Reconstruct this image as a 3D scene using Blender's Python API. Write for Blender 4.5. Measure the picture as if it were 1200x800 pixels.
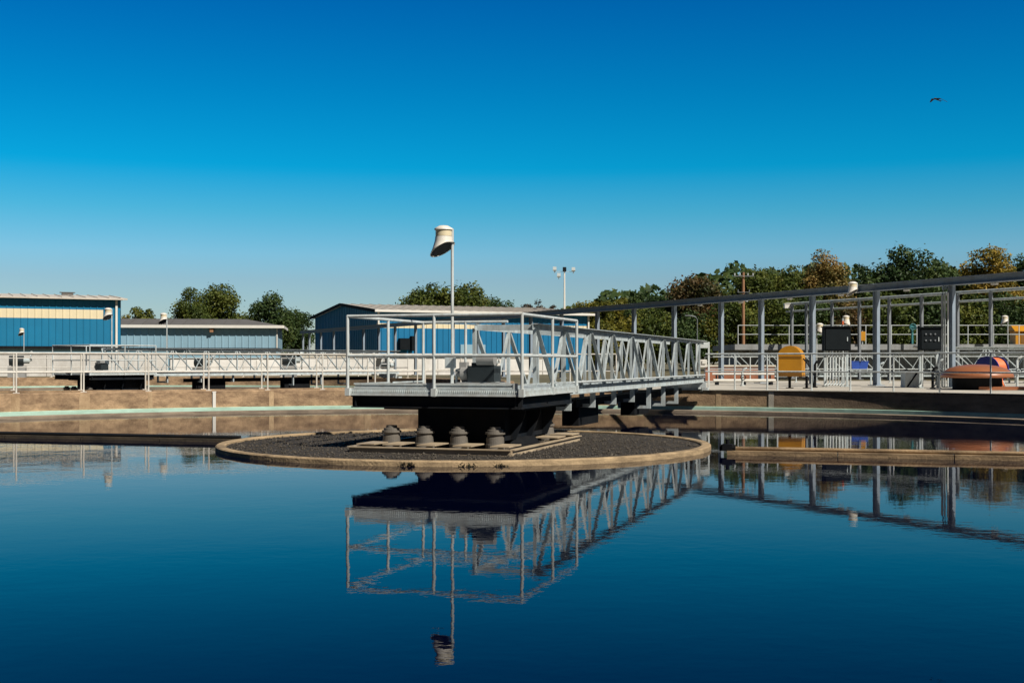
import bpy, bmesh, math, random
from mathutils import Vector, Matrix
R = math.radians
for o in list(bpy.data.objects): bpy.data.objects.remove(o)
S = bpy.context.scene
COL = S.collection
# ------------------------------------------------------------------ camera, sky, sun, exposure
EYE = 1.42; F = 1440.0
cd = bpy.data.cameras.new('camera'); cam = bpy.data.objects.new('camera', cd); COL.objects.link(cam)
cam.location = (0, 0, EYE); cam.rotation_euler = (R(90), 0, 0)
cd.sensor_width = 36; cd.lens = 36*F/1200; cd.shift_y = 25/1200; cd.clip_start = .1; cd.clip_end = 6000
S.camera = cam
SUN_EL = 44; SUN_AZ = math.degrees(math.atan2(.70, -.71))          # azimuth clockwise from +Y
world = bpy.data.worlds.new('World'); S.world = world; world.use_nodes = True
wn = world.node_tree.nodes; wl = world.node_tree.links
sky = wn.new('ShaderNodeTexSky'); sky.sky_type = 'NISHITA'; sky.sun_disc = False
sky.sun_elevation = R(SUN_EL); sky.sun_rotation = R(SUN_AZ); sky.altitude = 100; sky.air_density = 1.0; sky.dust_density = .3; sky.ozone_density = 2.5
tc = wn.new('ShaderNodeTexCoord'); sx = wn.new('ShaderNodeSeparateXYZ'); wl.new(tc.outputs['Generated'], sx.inputs[0])
SKYRAMP = [(0.0, (0.5096, 0.536, 0.597)), (0.03, (0.4566, 0.5469, 0.6229)), (0.066, (0.4077, 0.5469, 0.6489)), (0.087, (0.3459, 0.6192, 0.746)), (0.12, (0.1493, 0.6153, 0.746)), (0.154, (0.007, 0.5794, 0.7927)), (0.21, (0.0012, 0.4838, 0.7488)), (0.28, (0.0, 0.3615, 0.7093)), (0.36, (0.004, 0.22, 0.46)), (0.55, (0.06, 0.13, 0.17)), (1.0, (0.22, 0.19, 0.14))]
rp = wn.new('ShaderNodeValToRGB'); cr = rp.color_ramp
while len(cr.elements) < len(SKYRAMP): cr.elements.new(.5)
for e, (p, c) in zip(cr.elements, SKYRAMP): e.position = p
for e, (p, c) in zip(cr.elements, SKYRAMP): e.color = (*c, 1)
wl.new(sx.outputs['Z'], rp.inputs[0])
mx = wn.new('ShaderNodeMixRGB'); mx.blend_type = 'MULTIPLY'; mx.inputs[0].default_value = 1
# sky away from the view ahead is dimmed to dull blue, added to deepen shade
mr = wn.new('ShaderNodeMapRange'); mr.interpolation_type = 'SMOOTHSTEP'; mr.inputs['From Min'].default_value = .85; mr.inputs['From Max'].default_value = .05
wl.new(sx.outputs['Y'], mr.inputs['Value'])
mw = wn.new('ShaderNodeMixRGB'); wl.new(mr.outputs[0], mw.inputs[0]); wl.new(rp.outputs[0], mw.inputs[1]); mw.inputs[2].default_value = (.065, .085, .115, 1)
wl.new(sky.outputs[0], mx.inputs[1]); wl.new(mw.outputs[0], mx.inputs[2])
bg = wn['Background']; wl.new(mx.outputs[0], bg.inputs[0]); bg.inputs[1].default_value = .126
sl = bpy.data.lights.new('sun', 'SUN'); sl.energy = 5.0; sl.angle = R(.5); sl.color = (1, .93, .82)
so = bpy.data.objects.new('sun', sl); COL.objects.link(so)
ce = math.cos(R(SUN_EL)); SDIR = Vector((math.sin(R(SUN_AZ))*ce, math.cos(R(SUN_AZ))*ce, math.sin(R(SUN_EL))))
so.rotation_euler = SDIR.to_track_quat('Z', 'Y').to_euler(); so.location = (30, -20, 40)
S.view_settings.view_transform = 'Standard'; S.view_settings.look = 'None'; S.view_settings.exposure = 0; S.view_settings.gamma = 1
S.render.engine = 'CYCLES'
S.cycles.max_bounces = 6; S.cycles.use_denoising = True

# ------------------------------------------------------------------ helpers
def at(px, d, z=0.0): return Vector(((px-600)/F*d, d, z))
def zat(py, d): return EYE+(425-py)*d/F

def tag(o, label=None, cat=None, group=None, kind=None):
    for k, v in (('label', label), ('category', cat), ('group', group), ('kind', kind)):
        if v: o[k] = v
    return o
def empty(name, loc, label=None, cat=None, group=None, rz=0):
    o = bpy.data.objects.new(name, None); COL.objects.link(o); o.location = loc; o.rotation_euler = (0, 0, rz)
    o.empty_display_size = .2
    return tag(o, label, cat, group)
def kids(o): return [c for c in COL.objects if c.parent == o]
def copy_tree(o, loc=None, rz=None, label=None, group=None):
    ch = {}
    for c in COL.objects:
        if c.parent: ch.setdefault(c.parent.name, []).append(c)
    def rec(s, p):
        n = s.copy(); COL.objects.link(n)
        if p is not None: n.parent = p
        for c in ch.get(s.name, []): rec(c, n)
        return n
    n = rec(o, None)
    if loc is not None: n.location = loc
    if rz is not None: n.rotation_euler = (0, 0, rz)
    if label: n['label'] = label
    if group: n['group'] = group
    return n

class MB:
    def __init__(s): s.v = []; s.f = []; s.smooth = set()
    def add(s, vs, fs, smooth=False):
        b = len(s.v); s.v += [tuple(v) for v in vs]
        for f in fs:
            if smooth: s.smooth.add(len(s.f))
            s.f.append(tuple(i+b for i in f))
        return s
    def box(s, c, d, rz=0, M=None):
        x, y, z = d[0]/2, d[1]/2, d[2]/2
        vs = [Vector((a*x, b*y, e*z)) for e in (-1, 1) for a, b in ((-1, -1), (1, -1), (1, 1), (-1, 1))]
        m = Matrix.Rotation(rz, 3, 'Z')
        if M is not None: m = m @ M
        c = Vector(c); vs = [c+m @ v for v in vs]
        return s.add(vs, [(3, 2, 1, 0), (4, 5, 6, 7), (0, 1, 5, 4), (1, 2, 6, 5), (2, 3, 7, 6), (3, 0, 4, 7)])
    def bar(s, p, q, w, h, up=(0, 0, 1)):
        p, q = Vector(p), Vector(q); t = (q-p).normalized(); u = Vector(up)
        if abs(t.dot(u)) > .98: u = Vector((0, 1, 0))
        a = t.cross(u).normalized()*w/2; b = a.cross(t).normalized()*h/2
        vs = [r+i*a+j*b for r in (p, q) for i, j in ((-1, -1), (1, -1), (1, 1), (-1, 1))]
        return s.add(vs, [(3, 2, 1, 0), (4, 5, 6, 7), (0, 1, 5, 4), (1, 2, 6, 5), (2, 3, 7, 6), (3, 0, 4, 7)])
    def angle(s, p, q, w, t=.012, up=(0, 0, 1)):                      # steel L section
        p, q = Vector(p), Vector(q); d = (q-p).normalized(); u = Vector(up)
        if abs(d.dot(u)) > .98: u = Vector((0, 1, 0))
        a = d.cross(u).normalized(); b = a.cross(d).normalized()
        s.bar(p+b*(w/2), q+b*(w/2), w, t, up); o = a*(w/2-t/2)-b*(t/2+.001)
        return s.bar(p+o, q+o, t, w, up)
    def ibeam(s, p, q, w, h, t=.02, up=(0, 0, 1)):
        p, q = Vector(p), Vector(q); d = (q-p).normalized(); u = Vector(up)
        if abs(d.dot(u)) > .98: u = Vector((0, 1, 0))
        b = d.cross(u).normalized().cross(d).normalized()
        s.bar(p+b*(h/2-t/2), q+b*(h/2-t/2), w, t, up); s.bar(p-b*(h/2-t/2), q-b*(h/2-t/2), w, t, up)
        return s.bar(p, q, t, h-2*t-.002, up)
    def tube(s, pts, r, seg=8, r2=None, cap=True):
        pts = [Vector(p) for p in pts]; n = len(pts); vs = []; fs = []
        for i, p in enumerate(pts):
            t = (pts[min(i+1, n-1)]-pts[max(i-1, 0)]).normalized(); u = Vector((0, 0, 1)) if abs(t.z) < .95 else Vector((0, 1, 0))
            a = t.cross(u).normalized(); b = a.cross(t).normalized()
            rr = r if r2 is None else r+(r2-r)*i/(n-1)
            vs += [p+(a*math.cos(k*2*math.pi/seg)+b*math.sin(k*2*math.pi/seg))*rr for k in range(seg)]
        for i in range(n-1):
            for k in range(seg): fs.append((i*seg+k, i*seg+(k+1) % seg, (i+1)*seg+(k+1) % seg, (i+1)*seg+k))
        s.add(vs, fs, True)
        if cap: s.add(vs[:seg], [tuple(range(seg-1, -1, -1))]); s.add(vs[-seg:], [tuple(range(seg))])
        return s
    def lathe(s, c, prof, seg=32, a0=0, a1=2*math.pi, smooth=True, sx=1, sy=1):
        c = Vector(c); full = abs(a1-a0-2*math.pi) < 1e-6; m = seg if full else seg+1; vs = []; fs = []
        for k in range(m):
            t = a0+(a1-a0)*k/seg
            vs += [c+Vector((r*math.cos(t)*sx, r*math.sin(t)*sy, z)) for r, z in prof]
        n = len(prof)
        for k in range(seg):
            k2 = (k+1) % m
            for i in range(n-1): fs.append((k*n+i, k2*n+i, k2*n+i+1, k*n+i+1))
        return s.add(vs, fs, smooth)
    def prism(s, poly, z0, z1):                                       # vertical prism over a ccw polygon
        n = len(poly); vs = [(x, y, z0) for x, y in poly]+[(x, y, z1) for x, y in poly]
        return s.add(vs, [tuple(range(n-1, -1, -1)), tuple(range(n, 2*n))]+[(i, (i+1) % n, n+(i+1) % n, n+i) for i in range(n)])
    def build(s, name, mat, parent=None, loc=None):
        me = bpy.data.meshes.new(name); me.from_pydata(s.v, [], s.f)
        for p in me.polygons:
            if p.index in s.smooth: p.use_smooth = True
        me.materials.append(mat); me.update()
        o = bpy.data.objects.new(name, me); COL.objects.link(o)
        if parent is not None: o.parent = parent
        if loc is not None: o.location = loc
        return o

# ------------------------------------------------------------------ materials
def mat(name, col, rough=.6, var=.12, scale=3.0, bump=0.0, metal=0.0, stain=None, st_amt=.5, st_scale=(1, 1, .25), spec=.5, fine=0):
    m = bpy.data.materials.new(name); m.use_nodes = True; n = m.node_tree.nodes; l = m.node_tree.links; b = n['Principled BSDF']
    b.inputs['Roughness'].default_value = rough; b.inputs['Metallic'].default_value = metal; b.inputs['Specular IOR Level'].default_value = spec
    geo = n.new('ShaderNodeNewGeometry')
    nz = n.new('ShaderNodeTexNoise'); nz.inputs['Scale'].default_value = scale; nz.inputs['Detail'].default_value = 6; nz.inputs['Roughness'].default_value = .65
    l.new(geo.outputs['Position'], nz.inputs['Vector'])
    r = n.new('ShaderNodeValToRGB'); r.color_ramp.elements[0].position = .3; r.color_ramp.elements[1].position = .7
    r.color_ramp.elements[0].color = (*[c*(1-var) for c in col], 1); r.color_ramp.elements[1].color = (*[min(1, c*(1+var)) for c in col], 1)
    l.new(nz.outputs[0], r.inputs[0]); out = r.outputs[0]
    if stain:
        mp = n.new('ShaderNodeMapping'); mp.inputs['Scale'].default_value = st_scale; l.new(geo.outputs['Position'], mp.inputs[0])
        n2 = n.new('ShaderNodeTexNoise'); n2.inputs['Scale'].default_value = 1.6; n2.inputs['Detail'].default_value = 8; n2.inputs['Roughness'].default_value = .7
        l.new(mp.outputs[0], n2.inputs['Vector'])
        r2 = n.new('ShaderNodeValToRGB'); r2.color_ramp.elements[0].position = .42; r2.color_ramp.elements[1].position = .66
        r2.color_ramp.elements[0].color = (0, 0, 0, 1); r2.color_ramp.elements[1].color = (st_amt, st_amt, st_amt, 1)
        l.new(n2.outputs[0], r2.inputs[0])
        mm = n.new('ShaderNodeMixRGB'); l.new(r2.outputs[0], mm.inputs[0]); l.new(out, mm.inputs[1]); mm.inputs[2].default_value = (*stain, 1); out = mm.outputs[0]
    l.new(out, b.inputs['Base Color'])
    if bump:
        n3 = n.new('ShaderNodeTexNoise'); n3.inputs['Scale'].default_value = fine or scale*8; n3.inputs['Detail'].default_value = 5
        l.new(geo.outputs['Position'], n3.inputs['Vector'])
        bp = n.new('ShaderNodeBump'); bp.inputs['Strength'].default_value = bump; bp.inputs['Distance'].default_value = .02
        l.new(n3.outputs[0], bp.inputs['Height']); l.new(bp.outputs[0], b.inputs['Normal'])
    return m
def leafmat(name, c1, c2, c3):
    m = bpy.data.materials.new(name); m.use_nodes = True; n = m.node_tree.nodes; l = m.node_tree.links; b = n['Principled BSDF']
    b.inputs['Roughness'].default_value = .55; b.inputs['Specular IOR Level'].default_value = .25
    g = n.new('ShaderNodeNewGeometry'); nz = n.new('ShaderNodeTexNoise'); nz.inputs['Scale'].default_value = .38; nz.inputs['Detail'].default_value = 5
    l.new(g.outputs['Position'], nz.inputs['Vector'])
    ad = n.new('ShaderNodeMath'); ad.operation = 'MULTIPLY_ADD'; ad.inputs[1].default_value = .32; l.new(g.outputs['Random Per Island'], ad.inputs[0])
    sb = n.new('ShaderNodeMath'); sb.operation = 'MULTIPLY_ADD'; sb.inputs[1].default_value = 1.5; sb.inputs[2].default_value = -.47
    l.new(nz.outputs[0], sb.inputs[0]); l.new(sb.outputs[0], ad.inputs[2])
    r = n.new('ShaderNodeValToRGB'); r.color_ramp.elements.new(.5)
    for e, p, c in zip(r.color_ramp.elements, (.15, .5, .85), (c1, c2, c3)): e.position = p; e.color = (*c, 1)
    l.new(ad.outputs[0], r.inputs[0]); l.new(r.outputs[0], b.inputs['Base Color'])
    tr = n.new('ShaderNodeBsdfTranslucent'); l.new(r.outputs[0], tr.inputs['Color']); ms = n.new('ShaderNodeMixShader'); ms.inputs[0].default_value = .25
    l.new(b.outputs[0], ms.inputs[1]); l.new(tr.outputs[0], ms.inputs[2]); l.new(ms.outputs[0], n['Material Output'].inputs[0])
    return m

M = {}
M['galv'] = mat('galvanised_steel', (.50, .57, .59), .6, .18, 5, spec=.25, stain=(.24, .21, .17), st_amt=.5, st_scale=(4, 4, 1.2))
M['galv_pale'] = mat('pale_painted_steel', (.60, .66, .67), .55, .10, 4, stain=(.32, .27, .20), st_amt=.45, st_scale=(6, 6, 1.2))
M['white_rail'] = mat('white_railing_paint', (.74, .72, .66), .5, .08, 6, stain=(.35, .27, .18), st_amt=.35, st_scale=(4, 4, .7))
M['dull_rail'] = mat('weathered_grey_rail', (.20, .22, .24), .5, .15, 6)
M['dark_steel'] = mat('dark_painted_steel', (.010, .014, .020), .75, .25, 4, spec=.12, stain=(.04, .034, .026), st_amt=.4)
M['black_steel'] = mat('black_steel', (.012, .013, .015), .8, .3, 5, spec=.1)
M['blue_steel'] = mat('pale_blue_gantry_paint', (.27, .34, .42), .6, .10, 3, spec=.2, stain=(.22, .21, .19), st_amt=.4, st_scale=(3, 3, .5))
M['concrete_tan'] = mat('stained_tan_concrete', (.45, .305, .18), .9, .28, 3.2, .6, stain=(.14, .085, .05), st_amt=.85, st_scale=(1.1, 1.1, 2.6), fine=22)
M['concrete_shade'] = mat('shade_toned_concrete', (.34, .245, .165), .85, .25, 1.2, .5, stain=(.08, .055, .035), st_amt=.8, st_scale=(.5, .5, 2.2), fine=22)  # darker wall tone that puts shade into the colour
M['concrete_pale'] = mat('pale_concrete', (.62, .57, .48), .9, .12, .8, .3, stain=(.30, .26, .2), st_amt=.5, st_scale=(.7, .7, .7), fine=25)
M['concrete_grey'] = mat('grey_concrete', (.34, .35, .35), .9, .16, .7, .3, stain=(.16, .15, .14), st_amt=.5, fine=25)
M['rim'] = mat('weathered_rim_concrete', (.46, .335, .195), .9, .18, 2.4, .6, stain=(.12, .085, .05), st_amt=.8, st_scale=(1.3, 1.3, 6), fine=30)
M['launder'] = mat('launder_concrete', (.34, .27, .20), .9, .2, 1.5, .4, stain=(.09, .07, .055), st_amt=.7, st_scale=(.6, .6, 6))
M['mint'] = mat('mint_fibreglass_weir', (.50, .74, .62), .45, .1, 2, stain=(.32, .47, .36), st_amt=.6, st_scale=(1.2, 1.2, 4))
M['gravel'] = mat('dark_gravel', (.033, .027, .021), .95, .5, 26, 1.0, stain=(.062, .052, .042), st_amt=.7, st_scale=(2, 2, 2), fine=70)
M['stone'] = mat('dark_pebble', (.06, .05, .04), .9, .7, 14, stain=(.18, .16, .13), st_amt=.6, st_scale=(9, 9, 9))
M['pad'] = mat('weathered_grey_rubber', (.15, .135, .115), .65, .15, 8)
M['white'] = mat('white_enamel', (.86, .83, .76), .4, .05, 4, stain=(.55, .42, .25), st_amt=.3, st_scale=(5, 5, 1.2))
M['white_dark'] = mat('dark_lamp_inside', (.025, .028, .03), .6, .2, 4)
M['blue_wall'] = mat('bright_blue_metal_siding', (.004, .185, .36), .45, .07, .6, stain=(.006, .155, .30), st_amt=.4, st_scale=(.3, .3, .1))
M['blue_wall2'] = mat('royal_blue_metal_siding', (.004, .17, .36), .45, .07, .6, stain=(.006, .14, .30), st_amt=.4, st_scale=(.3, .3, .1))
M['pale_blue'] = mat('faded_blue_metal_siding', (.27, .44, .55), .55, .07, .6, stain=(.22, .38, .48), st_amt=.5, st_scale=(.3, .3, .1))
M['cream'] = mat('cream_metal_siding', (.78, .68, .46), .5, .05, 1)
M['roof_pale'] = mat('pale_metal_roof', (.66, .61, .53), .55, .1, .8, stain=(.36, .33, .3), st_amt=.4)
M['roof_grey'] = mat('dark_grey_roof', (.13, .125, .12), .8, .15, .8)
M['trim_white'] = mat('white_trim', (.78, .76, .70), .5, .05, 2)
M['white_block'] = mat('whitewashed_block_wall', (.80, .79, .76), .85, .06, .8, stain=(.42, .38, .33), st_amt=.45, st_scale=(.5, .5, .25))
M['brick'] = mat('red_brick', (.40, .155, .085), .85, .2, 2, stain=(.22, .10, .06), st_amt=.5)
M['yellow'] = mat('yellow_fibreglass', (.60, .27, .012), .45, .08, 2, stain=(.42, .19, .02), st_amt=.4, st_scale=(2, 2, .7))
M['orange'] = mat('rust_orange_fibreglass', (.36, .135, .06), .38, .1, 1.5, stain=(.30, .10, .04), st_amt=.4)
M['hose'] = mat('orange_hose', (.80, .22, .08), .5, .1, 6)
M['reel_blue'] = mat('blue_reel_plastic', (.015, .03, .26), .45, .1, 4)
M['bin_blue'] = mat('blue_bin_plastic', (.03, .09, .42), .5, .1, 4)
M['cabinet'] = mat('dark_cabinet_paint', (.008, .011, .014), .8, .2, 3, spec=.12)
M['wood'] = mat('utility_pole_timber', (.36, .19, .10), .9, .2, 6, stain=(.22, .12, .07), st_amt=.5, st_scale=(5, 5, .4))
M['bark'] = mat('tree_bark', (.085, .062, .045), .95, .3, 5)
M['asphalt'] = mat('pavement_concrete', (.60, .56, .48), .9, .1, .6, .2, stain=(.25, .22, .18), st_amt=.5, st_scale=(.5, .5, .5), fine=30)
M['earth'] = mat('dry_ground', (.16, .13, .075), .95, .3, .12, stain=(.07, .085, .03), st_amt=.7, st_scale=(.1, .1, .1))
M['motor'] = mat('dark_motor_paint', (.022, .03, .034), .4, .2, 6)
M['motor_grey'] = mat('cast_grey_gearbox', (.30, .30, .29), .5, .15, 6)
M['glass'] = mat('lamp_glass', (.5, .55, .55), .1, .05, 4)
M['bird'] = mat('dark_feathers', (.012, .012, .014), .7, .2, 20)
M['teal'] = mat('teal_valve_paint', (.05, .22, .24), .5, .1, 5)
M['red'] = mat('red_orange_paint', (.62, .12, .03), .5, .1, 4)
M['white_bright'] = mat('weathered_white_paint', (.72, .70, .64), .55, .08, 4)

wm = bpy.data.materials.new('still_dark_water'); wm.use_nodes = True; n = wm.node_tree.nodes; l = wm.node_tree.links; b = n['Principled BSDF']
b.inputs['Base Color'].default_value = (.0002, .0012, .011, 1); b.inputs['Roughness'].default_value = .012; b.inputs['IOR'].default_value = 1.15
g = n.new('ShaderNodeNewGeometry'); hs = []
for sc, dt, amp, vs in ((1.6, 3, .48, (1, 1, 1)), (6.5, 3, .17, (1, 1.3, 1)), (.28, 2, .8, (1, 1, 1))):
    mp = n.new('ShaderNodeMapping'); mp.inputs['Scale'].default_value = vs; l.new(g.outputs['Position'], mp.inputs[0])
    nz = n.new('ShaderNodeTexNoise'); nz.inputs['Scale'].default_value = sc; nz.inputs['Detail'].default_value = dt; l.new(mp.outputs[0], nz.inputs['Vector'])
    mu = n.new('ShaderNodeMath'); mu.operation = 'MULTIPLY'; mu.inputs[1].default_value = amp; l.new(nz.outputs[0], mu.inputs[0]); hs.append(mu)
a1 = n.new('ShaderNodeMath'); l.new(hs[0].outputs[0], a1.inputs[0]); l.new(hs[1].outputs[0], a1.inputs[1])
a2 = n.new('ShaderNodeMath'); l.new(a1.outputs[0], a2.inputs[0]); l.new(hs[2].outputs[0], a2.inputs[1])
bp = n.new('ShaderNodeBump'); bp.inputs['Strength'].default_value = 1.0; bp.inputs['Distance'].default_value = .0040
pn = n.new('ShaderNodeTexNoise'); pn.inputs['Scale'].default_value = .16; pn.inputs['Detail'].default_value = 2; l.new(g.outputs['Position'], pn.inputs['Vector'])   # breezy and calm patches
pm = n.new('ShaderNodeMapRange'); pm.inputs['From Min'].default_value = .38; pm.inputs['From Max'].default_value = .66; pm.inputs['To Min'].default_value = .35; pm.inputs['To Max'].default_value = 1.0; l.new(pn.outputs[0], pm.inputs['Value']); l.new(pm.outputs[0], bp.inputs['Strength'])
l.new(a2.outputs[0], bp.inputs['Height']); l.new(bp.outputs[0], b.inputs['Normal']); M['water'] = wm

M['patch'] = mat('paler_patch_mortar', (.52, .37, .22), .9, .2, 2.5, .4, stain=(.24, .15, .08), st_amt=.7, st_scale=(2, 2, .8), fine=25)
# ------------------------------------------------------------------ ground, water, tanks
C1 = Vector((-.72, 20.2, 0)); C2 = Vector((-17.6, 53.0, 0)); RT = 17.3; WT = .61
def circ(c, r, n=192): return [(c.x+r*math.cos(2*math.pi*k/n), c.y+r*math.sin(2*math.pi*k/n)) for k in range(n)]
bm = bmesh.new(); edges = []
for loop in (circ(Vector((0, 100, 0)), 2600, 64), circ(C1, RT+.42), circ(C2, RT+.42)):
    vs = [bm.verts.new((x, y, .545)) for x, y in loop]
    edges += [bm.edges.new((vs[i], vs[(i+1) % len(vs)])) for i in range(len(vs))]
bmesh.ops.triangle_fill(bm, edges=edges, use_beauty=True)
bmesh.ops.recalc_face_normals(bm, faces=bm.faces)
me = bpy.data.meshes.new('ground'); bm.to_mesh(me); bm.free(); me.materials.append(M['earth'])
if me.polygons[0].normal.z < 0: me.flip_normals()
go = bpy.data.objects.new('ground', me); COL.objects.link(go); go['kind'] = 'structure'

def disc(name, c, r, z, m, n=128):
    q = MB(); q.add([(r*math.cos(2*math.pi*k/n), r*math.sin(2*math.pi*k/n), 0) for k in range(n)], [tuple(range(n))])
    o = q.build(name, m, None, (c.x, c.y, z)); o['kind'] = 'structure'; return o
disc('water', C1, RT+.03, 0, M['water']); disc('water', C2, RT+.03, 0, M['water'])

def make_tank(c, label):
    t = empty('clarifier_tank', c, label, 'tank', 'round concrete clarifier tanks')
    w = MB(); w.lathe((0, 0, 0), [(RT, -.6), (RT, WT-.02), (RT+.02, WT), (RT+.40, WT), (RT+.40, -.6)], 240, smooth=False)
    w.build('tank_wall', M['concrete_tan'], t)
    q = MB(); q.lathe((0, 0, 0), [(15.90, -.5), (15.90, .06), (15.93, .075), (16.10, .075), (16.10, -.5)], 240, smooth=False); q.build('launder_wall', M['launder'], t)
    q = MB(); q.lathe((0, 0, 0), [(RT-.05, -.2), (RT-.05, .125), (RT-.03, .135), (RT-.003, .135)], 240, smooth=False); q.build('mint_liner', M['mint'], t)
    return t
tank1 = make_tank(C1, 'nearest round clarifier tank with tan concrete wall and mint weir around the foreground water')
tank2 = copy_tree(tank1, C2, R(40), 'second round clarifier tank of tan concrete, behind the left railing of the near tank')

def ring_hit(px, c, r, far=True):
    k = (px-600)/F; A = 1+k*k; B = -2*(k*c.x+c.y); Cc = c.x**2+c.y**2-r*r
    D = math.sqrt(max(0, B*B-4*A*Cc)); d = (-B+D if far else -B-D)/(2*A)
    return Vector((k*d, d, 0))
# shade painted as a darker sheet on the near wall, right of the expansion joint, 12 mm proud of the wall
def ang(p, c): return math.atan2(p.y-c.y, p.x-c.x)
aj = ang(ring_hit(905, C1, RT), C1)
q = MB(); q.lathe((0, 0, 0), [(RT-.012, .14), (RT-.012, WT-.035)], 60, aj-1.25, aj, False); q.build('painted_shade_sheet', M['concrete_shade'], tank1)
q = MB(); q.lathe((0, 0, 0), [(RT-.02, .14), (RT-.02, WT-.03)], 2, aj-.003, aj+.006, False); q.build('joint_cover', M['concrete_pale'], tank1)
q = MB(); q.lathe((0, 0, 0), [(RT-.05, WT+.002), (RT-.05, WT+.022), (RT+.44, WT+.022), (RT+.44, WT+.002)], 90, aj-1.25, aj+.62, False); q.build('coping', M['concrete_pale'], tank1)
for px_, w_ in ((18, .22), (99, .30), (176, .12), (318, .14), (431, .2), (760, .2), (842, .16)):      # pale patched joints
    a = ang(ring_hit(px_, C1, RT), C1); q = MB(); h_ = w_/RT/2
    q.lathe((0, 0, 0), [(RT-.008, .14), (RT-.008, WT-.03)], 2, a-h_, a+h_, False); q.build('joint_patch', M['patch'], tank1)
# paved strips
def slab(name, poly, z, m):
    q = MB(); q.add([(x, y, z) for x, y in poly], [tuple(range(len(poly)))]); o = q.build(name, m); o['kind'] = 'structure'; return o
arc = [(C1.x+(RT+.36)*math.cos(a), C1.y+(RT+.36)*math.sin(a)) for a in [R(-35+k*2) for k in range(56)]]
slab('pavement', [(60, 10.3)]+arc+[(7, 56), (60, 56)], .600, M['asphalt'])
arc = [(C1.x+(RT+.3)*math.cos(a), C1.y+(RT+.3)*math.sin(a)) for a in [R(165-k*2.5) for k in range(25)]]
slab('path', list(reversed(arc))+[(C2.x-12, C2.y-14.9), (C2.x-2, C2.y-RT-.2), (C2.x+4, C2.y-RT+.1), (C2.x+9.5, C2.y-14.9)], .585, M['concrete_pale']) if False else None

# ------------------------------------------------------------------ railings
def railing(name, label, pts, h=1.07, m='white_rail', r=.024, group=None, mids=(.52,), z=WT, path=None, cat='railing'):
    base = Vector(pts[0]); base.z = z
    t = empty(name, base, label, cat, group)
    for p in pts:
        p = Vector(p)-Vector((base.x, base.y, 0)); q = MB(); q.tube([(p.x, p.y, 0), (p.x, p.y, h+.01)], r, 8); q.box((p.x, p.y, .012), (.13, .13, .024)); q.build('post', M[m], t)
    path = path or pts
    pp = [Vector(p)-Vector((base.x, base.y, 0)) for p in path]
    for k, f in enumerate((1.0,)+tuple(mids)):
        q = MB(); q.tube([(p.x, p.y, h*f) for p in pp], r*.95, 8); q.build('top_rail' if k == 0 else 'mid_rail', M[m], t)
    return t
def arcpath(c, r, a0, a1, n=40): return [Vector((c.x+r*math.cos(a0+(a1-a0)*k/n), c.y+r*math.sin(a0+(a1-a0)*k/n), 0)) for k in range(n+1)]
def ring_rail(name, label, pxs, c, r, far, a_ext=(0, 0), **kw):
    pts = [ring_hit(p, c, r, far) for p in pxs]
    aa = [ang(p, c) for p in pts]
    if not far: aa = [a % (2*math.pi) for a in aa]
    return railing(name, label, pts, path=arcpath(c, r, aa[0]+a_ext[0], aa[-1]+a_ext[1]), **kw)
ring_rail('tank_railing', 'long white two-rail railing on the near tank wall, left of the bridge', [-130, -58, 19, 98, 174, 244.6, 313.6, 378, 439.5, 498, 556, 612, 668, 722], C1, RT+.2, True)
ring_rail('tank_railing', 'grey-white two-rail railing on the near tank wall, right of the bridge end', [861, 899, 911, 951, 996.5, 1047, 1101, 1161, 1228, 1300], C1, RT+.2, True, a_ext=(.05, 0), m='galv_pale')
ring_rail('tank_railing', 'thin white railing on the second tank, just behind the long left railing', [-70, 16, 95, 170.5, 238.6, 306.6, 371, 431, 489, 540], C2, RT+.2, False)
ring_rail('tank_railing', 'white railing round the far rim of the second tank, in front of the whitewashed wall', [-260, -160, -60, 20, 60, 105, 150, 195, 240, 285, 330, 375, 420, 455, 478], C2, RT+.2, True, m='white_rail')

railing('deck_railing', 'white railing across the far side of the right deck, behind the gantry columns', [at(826, 52)+Vector((k*1.85, -.35*k, 0)) for k in range(15)], m='galv_pale', z=.603)
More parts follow.
